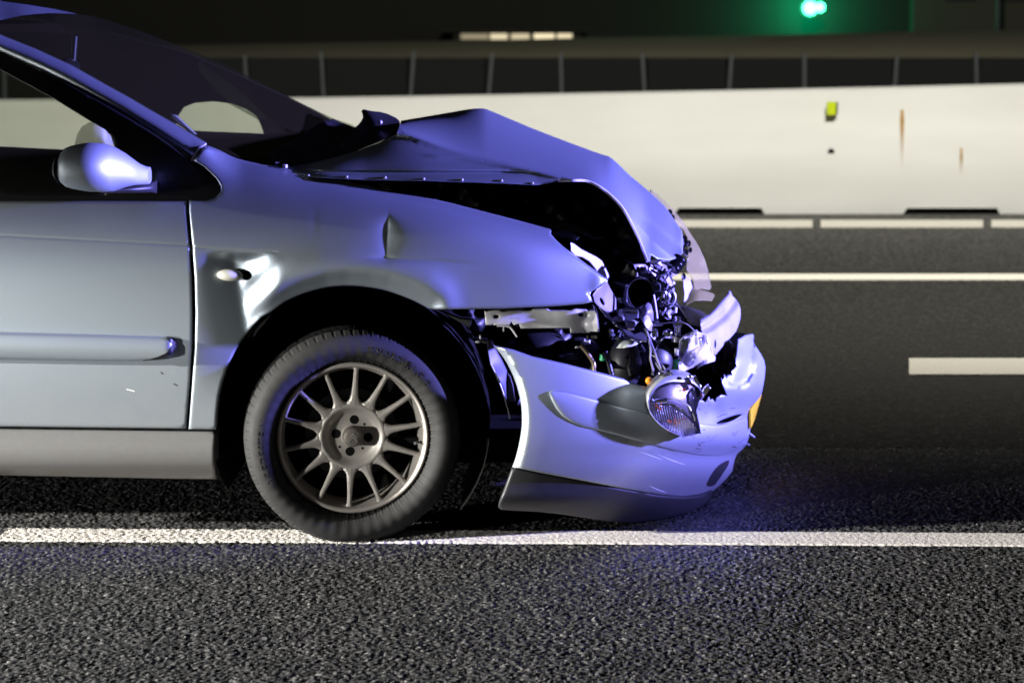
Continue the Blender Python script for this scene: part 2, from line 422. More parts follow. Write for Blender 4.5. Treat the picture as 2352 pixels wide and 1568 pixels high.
H2 = H2 - .0015; ASPF = ASPH.copy(); ASPF.name = 'asphalt_stone_far'; cr2 = next(n for n in ASPF.node_tree.nodes if n.type == 'VALTORGB')
for e_, c_ in zip(cr2.color_ramp.elements, (.014, .021, .030, .050)): e_.color = (c_, c_ * .97, c_ * .88, 1)  # darker, flatter copy of the near stone colours for the far road
grid_sheet('road_surface', gx2, gy2, H2, ASPF, S2)

# macro-texture beyond the near strip: same stone colours by material
ROAD = mat('asphalt', (.040, .038, .034), .6, 0, 0, var=.55, vscale=160, bump=.9, bscale=110, detail=2)
def sheet(name, x0, x1, y0, y1, z, m, kind='structure'):
    o = mk(name, [(x0, y0, z), (x1, y0, z), (x1, y1, z), (x0, y1, z)], [(0, 1, 2, 3)], m, sm=False); o['kind'] = kind; return o
sheet('road', -300, 300, -60, 14, -.0085, ROAD)
GRASS = mat('dark_grass', (.045, .045, .022), .9, 0, 0, var=.25, vscale=3)
LINE = mat('road_paint', (.57, .54, .50), .6, 0, 0, var=.12, vscale=60, bump=.4, bscale=180)
LINEW = mat('worn_road_paint', (.66, .63, .55), .6, 0, 0, var=.3, vscale=90, bump=.6, bscale=150, detail=6)
# near line: a thick paint sheet that follows the stones below it
gl, gr = ground(5, 1226), ground(2352, 1239)
slope = (gr[1] - gl[1]) / (gr[0] - gl[0])
yn = lambda x: gl[1] + (x - gl[0]) * slope
wl = ground(5, 1211)[1] - ground(5, 1240.5)[1]
lx = np.arange(gl[0], 2.05, .0046); ly = np.arange(-wl/2, wl/2, .0046)
LX, LY = np.meshgrid(lx, ly); rag = .006 * (hsh(np.floor(LX / .012), 3, 9) - .5)
LYW = yn(LX) + LY * (1 + 0 * LX) + np.where(np.abs(LY) > wl/2 - .01, rag, 0)
LH, LS = stones(LX, LYW); worn = sstep(.3, -.6, LX)
LZ = LH * (.22 + .38 * worn) + .0030 - .0006 * worn
edge_dn = np.minimum(LY + wl/2, wl/2 - LY); LZ -= np.where(edge_dn < .005, .003, 0)
grid_sheet('road_line', lx, ly, LZ, LINE, None, edge=lambda X, Y: LYW)
def ground_quad(name, x0, x1, ya, yb, m=LINEW, z=.0005):
    P = [ground(x0, yb, z), ground(x1, yb, z), ground(x1, ya, z), ground(x0, ya, z)]
    Y0 = (P[0][1] + P[1][1]) / 2; Y1 = (P[2][1] + P[3][1]) / 2
    V = [(P[0][0], Y0, z), (P[1][0], Y0, z), (P[2][0], Y1, z), (P[3][0], Y1, z)]
    n = 4; V += [(v[0], v[1], -.008) for v in V]
    o = mk(name, V, [(0, 1, 2, 3), (0, 4, 5, 1), (1, 5, 6, 2), (2, 6, 7, 3), (3, 7, 4, 0)], m, sm=False); o['kind'] = 'structure'; return o
ground_quad('lane_dash', 2088, 3000, 822, 859)
ground_quad('lane_line', -3000, 5500, 628.5, 642)
for k in range(-8, 9):
    x0 = 1885 + k * 392; ground_quad('edge_dash', x0, x0 + 373, 505, 521)

# ------------------------------------------------------------------ barrier
CONC = mat('white_concrete', (.68, .68, .655), .75, 0, 0, var=.17, vscale=1.9, bump=.15, bscale=40, detail=9, stretch=(.35, 1, 1.5))
def barrier():
    Yb = 11.0
    top = nspl([-900, 0, 690, 1200, 1750, 2352, 3300], [238, 234, 229.5, 221.5, 211, 197.5, 172])
    xs = np.linspace(-900, 3300, 60)
    c = ground(1200, 489)
    Yb = c[1]
    t = thing('concrete_barrier', 'long white concrete road barrier running across behind the car with rust streaks', 'barrier', (c[0], Yb + .2, 0))
    ol = [(x, float(top(x))) for x in xs]
    base = lambda x: 494.0
    bot = []
    for s0, s1 in [(2580, 2790), (2072, 2290), (1547, 1749), (1030, 1235), (515, 720), (0, 205), (-520, -310)]:
        bot += [(s1 + 8, base(s1)), (s1, 478.0), (s0 + 12, 478.0), (s0, base(s0))]
    ol += [(3300, 494)] + bot + [(-900, 494)]
    z2y = lambda x, y: Yb + .22 * sstep(400, 205, y) ** .8 + .04 * sstep(489, 400, y)
    panel('wall', ol, z2y, CONC, t, sp=45, rnd=0, flange=.55)
    # reflector, hole
    rp = at(1909, 249, Yb + .165); b = MB().box(rp, (.068, .04, .10)); 
    rf = mat('yellow_reflector', (.62, .75, .02), .3, 0, .3)
    b.obj('reflector', rf, t, sm=False)
    bb = MB().box(rp + [.015, .02, 0], (.074, .04, .094)); bb.obj('reflector_bracket', STEELD, t, sm=False)
    h = at(1909, 349, float(z2y(np.array([1909.]), np.array([349.]))[0]) - .006); V, F = lathe([(.026, .0), (.018, .0), (.0, .001)], 16, None)
    mk('drain_hole', np.array(V) + h, F, DARK, t)
    # rust streaks: rust washed down the concrete, narrow raised film
    ru = mat('rust_streak', (.42, .22, .03), .85, 0, 0, var=.4, vscale=14)
    nt = ru.node_tree; b = nt.nodes["Principled BSDF"]; tc = nt.nodes.new('ShaderNodeTexCoord'); sp = nt.nodes.new('ShaderNodeSeparateXYZ')
    nt.links.new(tc.outputs['Generated'], sp.inputs[0]); pw = nt.nodes.new('ShaderNodeMath'); pw.operation = 'POWER'; pw.inputs[1].default_value = 1.3
    nt.links.new(sp.outputs[2], pw.inputs[0]); nt.links.new(pw.outputs[0], b.inputs['Alpha'])
    for x, y0, y1, w in ((2072, 252, 395, 5), (2208, 340, 410, 3.5)):
        ol = [(x - w * .6, y0), (x + w * .6, y0), (x + w, y0 + 25), (x + w * .2, y1), (x - w * .4, y1), (x - w, y0 + 25)]
        panel('rust_streak', ol, lambda x, y: z2y(x, y) - .004, ru, t, sp=12, rnd=0, flange=0)
    return t
barrier()

# ------------------------------------------------------------------ far background
sheet('verge', -400, 400, 12.6, 600, -.02, GRASS)
def bank():
    V = []; F = []; rows = [(28, 0.0), (36, .45), (44, .86), (50, 1.06), (51.5, 1.0), (54, -.2)]
    xs = np.linspace(-70, 90, 41)
    for y, z in rows:
        for x in xs: V.append((x, y, -.02 + .86 * z * max(.55, min(1.5, 1 + .0195 * x)) + (.012 * math.sin(x * .9 + y) if z else 0)))
    n = len(xs)
    for j in range(len(rows) - 1):
        for i in range(n - 1): F.append((j*n+i, j*n+i+1, (j+1)*n+i+1, (j+1)*n+i))
    o = mk('grass_bank', V, F, mat('lit_grass', (.080, .074, .050), .9, 0, 0, var=.2, vscale=1.2)); o['kind'] = 'structure'
bank()
def fence():
    Yf = 24.0
    t = thing('panel_fence', 'low dark panel fence with thin grey posts behind the barrier', 'fence', tuple(at(1400, 300, Yf) * [1, 1, 0]))
    pm = mat('grey_post', (.18, .20, .205), .6, .1, 0, var=.1, vscale=8); im = mat('dark_fence_panel', (.018, .021, .019), .8, 0, 0, var=.15, vscale=4)
    tops = [(-180, 124, -173), (10, 124, 12), (190, 126, 186), (372, 126, 376), (563, 130, 568), (738, 122, 744), (951, 122, 943), (1131, 125, 1122), (1288, 125, 1290), (1475, 125, 1481), (1680, 128, 1673),
            (1847, 126, 1847), (2059, 130, 2053), (2241, 124, 2243), (2430, 126, 2426), (2620, 126, 2622), (2810, 126, 2806)]
    prev = None
    for xt, yt, xb in tops:
        a = at(xt, yt - 2, Yf); b = at(xb, 224, Yf); k = (a[2] - 0) / max(a[2] - b[2], .01); c = a + (b - a) * k
        mb = MB(); w = .022
        mb.add([(c[0]-w, Yf-.04, 0), (c[0]+w, Yf-.04, 0), (c[0]+w, Yf+.04, 0), (c[0]-w, Yf+.04, 0), (a[0]-w, Yf-.04, a[2]), (a[0]+w, Yf-.04, a[2]), (a[0]+w, Yf+.04, a[2]), (a[0]-w, Yf+.04, a[2])],
               [(0, 1, 5, 4), (1, 2, 6, 5), (2, 3, 7, 6), (3, 0, 4, 7), (4, 5, 6, 7)])
        mb.obj('post', pm, t, sm=False)
        if prev is not None:
            pa, pc = prev; zt = at(1400, 133, Yf)[2]
            m2 = MB().box(((pc[0]+c[0])/2, Yf + .01, zt/2), (c[0]-pc[0] + .02, .02, zt)); m2.obj('fence_panel', im, t, sm=False)
        prev = (a, c)
fence()
def far_things():
    # dark wall added along the horizon to catch the green glow
    Yh = 62.5; dk = mat('dark_backdrop_wall', (.012, .012, .011), .9, 0, 0, var=.2, vscale=.8); zw = 5.2; xe = at(2088, 40, Yh)[0]
    t = thing('backdrop_wall', 'tall black backdrop wall added to catch the glow of the green signal', 'wall', (0, Yh, 0))
    for k in range(16):
        x1 = xe - k * 4.0; MB().box((x1 - 1.99, Yh + .15, zw/2), (3.994, .3, zw)).obj('wall_panel', dk, t, sm=False)
    # signal
    p = at(1863, 19, 60.0)
    t = thing('traffic_signal', 'traffic signal showing a bright green light at the roadside far behind the barrier', 'traffic light', (p[0], p[1], 0))
    MB().tube([(p[0], p[1] + .2, p[2] + .8), (p[0], p[1] + .2, p[2] + 3.2), (p[0] + 5.4, p[1] + .2, p[2] + 3.3), (p[0] + 5.5, p[1] + .2, -.02)], .07, 12).obj('mast', STEELD, t)
    MB().box((p[0], p[1] + .16, p[2] + .32), (.40, .16, 1.15)).obj('housing', PLASTIC, t, sm=False)
    g = emit('green_signal_light', (.07, 1.0, .42), 14); g2 = emit('green_fringe_glow', (.0, 1.0, .40), .7)
    V, F = lathe([(0.0, -.03), (.14, -.02), (.20, .02), (.20, .05)], 24, None); mk('lens', np.array(V) + [p[0] - .02, p[1] + .05, p[2]], F, g, t, label='lit green lens')
    V, F = lathe([(0.0, -.03), (.08, -.02), (.13, .02), (.13, .05)], 24, None); mk('lens', np.array(V) + [p[0] + .27, p[1] + .05, p[2] + .02], F, g, t, label='small lit green lens on the right')
    V, F = lathe([(.20, .02), (.26, .03), (.27, .06)], 24, None); mk('lens_glow_ring', np.array(V) + [p[0] - .02, p[1] + .05, p[2]], F, g2, t)  # glowing ring added as the green fringe round the bright lens
    for k in (1, 2):
        V, F = lathe([(0.0, 0), (.13, .0), (.15, .02)], 20, None); mk('unlit_lens', np.array(V) + [p[0], p[1] + .06, p[2] + .32 * k], F, PLASTIC, t)
    lamp('green_glow', 'POINT', (p[0] + .05, p[1] + 1.45, p[2]), (0, 0, 0), 360, (.0, 1.0, .38), .1)  # added lamp behind the housing, throws the green glow on the wall
    # low building with lit windows
    Yb = 60.0; a = at(1040, 97, Yb); b = at(1335, 75, Yb)
    t = thing('low_building', 'long low dark building with a row of lit windows on the horizon', 'building', ((a[0]+b[0])/2, Yb + 1, 0))
    dm = mat('dark_wall', (.015, .015, .013), .9)
    MB().box(((a[0]+b[0])/2, Yb + 1.5, b[2]/2), (b[0]-a[0], 2.8, b[2])).obj('wall', dm, t, sm=False)
    MB().box(((a[0]+b[0])/2, Yb + 1.5, b[2] + .05), (b[0]-a[0] + .5, 3.2, .1)).obj('roof', dm, t, sm=False)
    for x0, x1, s in ((1058, 1122, .22), (1126, 1166, .75), (1174, 1216, .6), (1226, 1274, 1.0), (1280, 1314, .9)):
        q0 = at(x0, 91, Yb); q1 = at(x1, 78, Yb); cm = emit('lit_window', (1.0, .86, .56), s)
        MB().box(((q0[0]+q1[0])/2, Yb + .09, (q0[2]+q1[2])/2), (q1[0]-q0[0], .03, q1[2]-q0[2])).obj('window', cm, t, sm=False)
    # pale building at the right
    Yb = 62.0; a = at(2096, 62, Yb); b = at(2900, -90, Yb)
    t = thing('grey_building', 'dim grey brown building at the right edge of the horizon', 'building', ((a[0]+b[0])/2, Yb + 3, 0))
    MB().box(((a[0]+b[0])/2, Yb + 1, b[2]/2), (b[0]-a[0], 2, b[2])).obj('wall', mat('grey_render', (.055, .05, .042), .9, var=.15, vscale=.6), t, sm=False)
    for x in (2205, 2330, 2470, 2600):
        q0 = at(x, 8, Yb); MB().box((q0[0], Yb - .02, q0[2] + .7), (.9, .06, 1.3)).obj('window', mat('dark_pane', (.03, .03, .035), .2), t, sm=False)
far_things()

# ================================================================== the car
car = thing('wrecked_car', 'crashed silver blue car with a buckled bonnet, torn bumper and dangling headlamp', 'car', (-.4, MID, 0))

# ---- body side depth
_top = nspl([200, 472, 540, 600, 700, 800, 900, 1000, 1100, 1200, 1265, 1400], [250, 335, 366, 379, 402, 420, 440, 460, 485, 511, 529, 575])
_base = nspl([300, 463, 520, 560, 600, 650, 760, 860, 985, 1100], [.115, .058, .032, .018, .007, .0, .0, .006, .034, .07])
_tap = nspl([600, 900, 1000, 1100, 1200, 1300, 1400, 1480], [0, 0, .005, .017, .038, .070, .108, .15])
ARCH_C = (806.0, 975.0)
ARCH = [(985, 708.5), (960, 695), (930, 682), (890, 668), (850, 660), (800, 656), (750, 660), (700, 673), (660, 690), (640, 703), (622.6, 717)]
def side(px, py):
    px = np.asarray(px, float); py = np.asarray(py, float)
    Y = _base(py) + _tap(px)
    dt = np.maximum(py - _top(px), 0); Y = Y + .075 * np.exp(-dt / 26.0) * sstep(440, 560, px)
    return Y
def fender_depth(px, py):
    Y = side(px, py); P = np.stack([px, py], 1)
    d = seg_dist(P, ARCH, closed=False)
    Y = Y - .014 * np.exp(-((d - 48) / 40.0) ** 2) * sstep(560, 640, px) * sstep(1100, 980, px) + .017 * sstep(42, 0, d) * sstep(600, 660, px)
    # valley dent in the middle of the wing
    x0 = 892 + (py - 487) * -.05; up = sstep(482, 530, py) * sstep(612, 588, py); w = 6 + np.maximum(py - 487, 0) * .34
    Y = Y + .012 * up * np.where(px < x0, np.exp(-(x0 - px) / (24 + .2 * np.maximum(py - 520, 0))), np.exp(-(px - x0) / w))
    Y = Y + .003 * np.exp(-((py - 592 - (px - 860) * .06) / 5.0) ** 2) * sstep(830, 880, px) * sstep(1120, 1000, px)
    # faint dimple further back
    Y = Y + .0007 * np.exp(-((px - 722) / 7.0) ** 2) * np.exp(-((py - 510) / 30.0) ** 2)
    # crush behind the wheel: valley from below the crease to the lip
    xv = 541 + (py - 620) * .17; crease = 569 + (px - 450) * .055
    m = sstep(crease - 2, crease + 26, py) * sstep(960, 800, py)
    left = np.clip(1 - (xv - px) / np.maximum(xv - 452, 1), 0, 1); right = np.clip(1 - (px - xv) / (104 - .10 * (py - 600)), 0, 1)
    Y = Y + m * .0045 * np.sin((py - 600) * .085 + (px - 540) * .06) * sstep(xv, xv + 30, px) * sstep(660, 620, px)
    Y = Y + .036 * m * np.where(px < xv, left ** 1.35, right ** 1.15)
    Y = Y + .0013 * np.exp(-((py - crease) / 2.6) ** 2) * sstep(650, 630, px)
    # buckled nose: fold near the tip
    Y = Y - .004 * np.exp(-((px - 1375) / 16.0) ** 2) * sstep(600, 650, py)
    Y = Y + .0022 * np.sin(px * .021 + 1) * np.sin(py * .017) * sstep(950, 1200, px)
    return Y
# ---- front wing
fo = smooth([(472, 335), (500, 346), (540, 365), (600, 379), (655, 386.5), (700, 402), (800, 420), (900, 440), (1000, 460), (1100, 485), (1200, 511), (1262, 528)], 3)
fo += Q('1', (400, 238), (402, 250), (395, 265), (420, 298), (450, 330), (500, 372), (560, 420), (620, 466), (680, 510), (770, 575), (800, 598), (838, 622), (838, 632), (800, 662), (760, 690), (700, 722), (690, 735), (704, 745), (722, 790), (700, 805), (640, 815), (560, 822), (430, 832), (300, 838), (0, 850))
fo += [(1060, 710), (1000, 711)] + smooth(ARCH, 3) + [(600.7, 728.6), (578.7, 750.6), (566, 768), (553, 785), (538, 810), (522, 845), (510, 880), (503, 910), (499, 945), (496.5, 986), (433, 985), (441, 880), (447, 800), (449, 720), (447, 640), (441, 560), (434, 485), (434, 461), (470, 462), (492, 456), (506, 441), (507, 428), (496, 410), (470, 385), (443, 368.5)]
panel('front_wing', fo, fender_depth, PAINT, car, sp=9, rnd=5, flange=.03, lines=[[(445, 569), (640, 579.5)], [(892, 485), (887, 590)], [(845, 591), (1100, 607)]], label='dented front wing beside the bonnet')
# torn tip fold
panel('torn_wing_tip', Q('1', (770, 578), (838, 625), (845, 632), (800, 665), (760, 692), (712, 722), (672, 712), (668, 700), (690, 660), (715, 620)),
      rbf([(1374, 628, .13), (1394, 643, .125), (1371, 661, .105), (1350, 668, .105), (1346, 660, .10), (1360, 640, .11)]), PAINT, car, sp=5, rnd=2, flange=.01)
panel('torn_wing_lip', Q('1', (672, 712), (712, 722), (706, 745), (722, 790), (700, 803), (664, 790), (690, 760), (684, 735)), .102, PAINT, car, sp=4, rnd=2, flange=.012)
# ---- door
do = [(-340, 463), (428, 463), (428, 485), (435, 560), (440, 640), (442, 720), (441, 800), (436, 880), (427, 984), (-340, 975)]
def door_depth(px, py):
    Y = side(np.minimum(px, 440), py)
    cre = 541 + px * .052
    return Y + .0013 * np.exp(-((py - cre) / 2.4) ** 2)
panel('front_door', do, door_depth, PAINT, car, sp=13, rnd=4, flange=.03, lines=[[(-330, 524), (436, 563.7)]])
MOULD = Q('6', (-560, 506), (0, 519), (400, 528), (740, 538), (800, 541), (835, 551), (856, 572), (852, 598), (830, 622), (790, 640), (740, 650), (640, 656), (400, 655), (0, 649), (-560, 640))
def mould_depth(px, py):
    yt = 762 + px * .03; t = np.clip((py - yt) / 62, 0, 1)
    return -.012 - .012 * np.sin(math.pi * t) ** .6 + .03 * sstep(380, 411, px) ** 2
panel('door_moulding', MOULD, mould_depth, PAINT, car, sp=9, rnd=4, flange=.05, label='painted rub strip along the door')
panel('moulding_end', Q('6', (800, 541), (835, 551), (856, 572), (852, 598), (830, 622), (790, 640), (740, 650), (690, 656), (760, 636), (800, 617), (824, 596), (834, 575), (822, 556)), lambda x, y: mould_depth(x, y) - .0025, TRIM, car, sp=5, rnd=0, flange=.02)
# small scratches on the door: paint scraped through
SCR = mat('bare_scratch', (.75, .76, .76), .5)
for pts in (Q('6', (610, 790), (650, 800)), Q('6', (776, 708), (788, 718)), Q('6', (838, 764), (858, 774))):
    q = np.array(pts); MB().tube(at(q[:, 0], q[:, 1], door_depth(q[:, 0], q[:, 1]) + .0012), .002, 5).obj('scratch', SCR if pts[0][0] < 300 else DARK, car)
# ---- sill
panel('sill', [(-340, 980), (430, 989), (496, 990), (493, 1030), (493, 1060), (497, 1100), (400, 1099), (0, 1091), (-340, 1084)],
      lambda x, y: .055 + .0 * x - .022 * np.sin(math.pi * np.clip((y - 985) / 110, 0, 1)) + .03 * sstep(1065, 1100, y), SILLP, car, sp=11, rnd=5, flange=.1)
# ---- rear part of the car, outside the photo but part of the same body
def rear():
    pr = [(-346, 463), (-346, 975), (-1080, 955), (-1080, 463)]
    panel('rear_door', pr, lambda x, y: side(np.full(len(x), 200.), y), PAINT, car, sp=40, rnd=4, flange=.03)
    a = np.linspace(R_(0), R_(180), 14); arch = [(-1400 + 300 * math.cos(t), 965 - 300 * math.sin(t)) for t in a]
    panel('quarter_panel', [(-1086, 463)] + [(-1086, 955)] + [p for p in arch] + [(-1960, 930), (-2000, 700), (-1980, 520), (-1900, 440)],
          lambda x, y: side(np.full(len(x), 200.), y) + .25 * sstep(-1700, -2000, x), PAINT, car, sp=40, rnd=4, flange=.03)
    V = []; F = []
    tail = at(-1995, 600, .3)
    MB().box((tail[0] + .12, MID, .62), (.3, 1.35, .66)).obj('tailgate', PAINT, car)
rear()
# ---- lower structure
x0 = at(-1900, 900, .3)[0]; x1 = at(1430, 900, .5)[0]
MB().box(((x0 + x1) / 2, MID, .265), (x1 - x0, 1.5, .05)).obj('floor_pan', DARK, car, sm=False)
xu0 = at(1010, 1000, .5)[0]; xu1 = at(1560, 1000, .5)[0]
MB().box(((xu0 + xu1) / 2, MID, .24), (xu1 - xu0, .85, .08)).obj('undertray', DARK, car, sm=False)
MB().box((xu0 - .02, MID, .24), (.04, 1.2, .2)).obj('inner_splash_guard', DARK, car, sm=False)
# far body side, mirrored from the near wing, door and sill
def far_side():
    def mir(W): W = W.copy(); W[:, 1] = 2 * MID - W[:, 1]; return W
    o1 = [(500, 480), (700, 470), (1000, 500), (1250, 560), (1250, 700), (985, 706), (930, 682), (850, 660), (750, 660), (660, 690), (600, 735), (540, 810), (500, 940), (498, 985), (440, 985), (440, 480)]
    W, F = panel_geo(o1, side, sp=40, rnd=0, flange=0); mk('front_wing', mir(np.array(W)), [f[::-1] for f in F], PAINT, car, label='front wing on the far side')
    o2 = [(-340, 480), (434, 480), (434, 985), (-340, 975)]
    W, F = panel_geo(o2, side, sp=50, rnd=0, flange=0); mk('front_door', mir(np.array(W)), [f[::-1] for f in F], PAINT, car, label='front door on the far side')
    o3 = [(-1900, 480), (-346, 480), (-346, 1040), (-1080, 1040), (-1100, 800), (-1250, 690), (-1400, 665), (-1550, 690), (-1680, 800), (-1700, 950), (-1980, 900), (-2000, 600)]
    W, F = panel_geo(o3, lambda x, y: side(np.full(len(x), 200.), y), sp=60, rnd=0, flange=0); mk('quarter_panel', mir(np.array(W)), [f[::-1] for f in F], PAINT, car, label='quarter panel on the far side')
far_side()

# ---- cabin: pillar, window frame, glass, roof
pil_top = Q('3', (-1100, -330), (-560, -40), (0, 238), (230, 330), (470, 440), (700, 570), (850, 652), (1000, 740), (1190, 848), (1381, 964))
pil_bot = Q('3', (1292, 1078), (1090, 935), (860, 790), (600, 640), (300, 480), (0, 345), (-560, 90), (-1100, -120))
_pY = nspl([-400, 0, 120, 240, 340, 470], [.36, .30, .255, .205, .165, .125])
def pil_depth(px, py):
    yt = np.interp(px, [p[0] for p in pil_top], [p[1] for p in pil_top]); yb = np.interp(px, [p[0] for p in pil_bot[::-1]], [p[1] for p in pil_bot[::-1]])
    t = np.clip((py - yt) / np.maximum(yb - yt, 1), -.2, 1.2)
    return _pY(px) + .05 * (1 - t) ** 2 - .012 * np.sin(math.pi * np.clip(t, 0, 1))
panel('windscreen_pillar', pil_top + pil_bot, pil_depth, PAINT, car, sp=8, rnd=4, flange=.03)
frame = smooth(Q('3', (-1100, -112), (-560, 98), (0, 352), (300, 488), (600, 647), (860, 797), (1090, 942), (1286, 1086)), 3) + Q('3', (1380, 1165), (1450, 1225), (1478, 1268), (1470, 1305), (1440, 1335), (1370, 1352), (1270, 1360), (-1100, 1348))
opening = Q('3', (-1000, 0), (-520, 215), (0, 470), (345, 655), (600, 812), (700, 868), (745, 915), (768, 985), (768, 1180), (700, 1310), (-1000, 1300))
panel('window_frame', frame, lambda x, y: _pY(np.minimum(x, 460)) * sstep(470, 90, y) + .075 * sstep(90, 470, y) + .012, TRIM, car, sp=12, rnd=3, insets=(1.5,), flange=.03, holes=[opening])
wdep = lambda x, y: (_pY(np.minimum(x, 460)) * sstep(470, 90, y) + .075 * sstep(90, 470, y)) + .03
panel('side_window', [(x - 0, y) for x, y in opening], wdep, WGLASS, car, sp=20, rnd=0, flange=0)
# door seam between frame and quarter triangle
q = np.array(Q('3', (770, 840), (776, 900), (784, 975))); MB().tube(at(q[:, 0], q[:, 1], .17), .003, 6).obj('window_seal', VALANCE, car)
q = np.array(Q('3', (1215, 1070), (1232, 1200), (1246, 1310), (1252, 1355))); MB().tube(at(q[:, 0], q[:, 1], .105), .0025, 6).obj('window_seal', VALANCE, car)
# bright pillar-to-wing joint
q = np.array(smooth(Q('3', (1290, 1078), (1310, 1040), (1345, 995), (1383, 965)), 4)); MB().tube(at(q[:, 0], q[:, 1], np.linspace(.102, .132, len(q))), .004, 6).obj('pillar_joint', FOIL, car)
# roof and windscreen
sil = Q('3', (0, 138), (150, 105), (330, 90), (500, 95), (640, 115), (900, 195), (1200, 310), (1500, 430), (1700, 530), (1900, 630), (2100, 730), (2250, 800))
cowl = Q('3', (2352, 830), (2430, 870), (2440, 930), (2352, 1020), (2200, 1055), (2000, 1095), (1850, 1110), (1700, 1092), (1500, 1022), (1385, 968))
wctrl = [(x, y, .885) for x, y in sil[4:]] + [(x, y, float(_pY(x)) + .055) for x, y in pil_top[2:]] + [(113, 31, .72), (0, 47, .5), (219, 39, .87)] + [(581, 372, .24), (683, 374, .42), (752, 360, .60), (804, 345, .78), (830, 300, .885)]
wo = smooth(sil, 3) + [(x, y) for x, y in cowl] + pil_top[2:][::-1]
panel('windscreen', wo, rbf(wctrl, 1e-4), SGLASS, car, sp=14, rnd=0, flange=0, mirror=True)
# black printed border of the windscreen, just behind the glass
def band(line, w, n, dy):
    L = np.array(smooth(line, 4)); T = np.gradient(L, axis=0); T /= np.hypot(*T.T)[:, None]; N2 = np.stack([-T[:, 1], T[:, 0]], 1)
    return [tuple(p) for p in L] + [tuple(p) for p in (L + N2 * w)[::-1]]
wd = rbf(wctrl, 1e-4)
ro = [(-900, -95), (-300, -62), (-60, -14)] + Q('3', (0, 8), (200, 35), (400, 68), (470, 82), (500, 95), (330, 90), (150, 105), (0, 138), (-200, 178)) + [(-140, 45), (-376, -110), (-900, -120)]
ro = [(-376, -108), (-330, -112), (-150, -38), (-60, -12)] + Q('3', (0, 8), (200, 35), (400, 68), (520, 96), (330, 90), (150, 105), (0, 138)) + [(-50, 62), (-190, -4)]
panel('roof_edge', ro, rbf([(0, 3, .87), (137, 24, .885), (171, 32, .87), (51, 36, .6), (0, 47, .48), (-190, -4, .34), (-376, -110, .33), (-300, -105, .6), (-150, -38, .85)]), PAINT, car, sp=12, rnd=0, flange=0, mirror=True)
def roof():
    a = at(-190, -4, .34); zt = 1.475; V = []; F = []
    xs = np.linspace(a[0] + .05, -3.2, 12); ys = np.linspace(.30, 2 * MID - .30, 9)
    for i, x in enumerate(xs):
        for y in ys:
            k = 1 - ((y - MID) / .6) ** 2; V.append((x, y, 1.40 + .06 * k - .0 - .05 * (i / 11.0) ** 3 - .03 * max(0, 1 - i)))
    n = len(ys)
    for i in range(len(xs) - 1):
        for j in range(n - 1): F.append((i*n+j, i*n+j+1, (i+1)*n+j+1, (i+1)*n+j))
    mk('roof', V, F, PAINT, car)
roof()
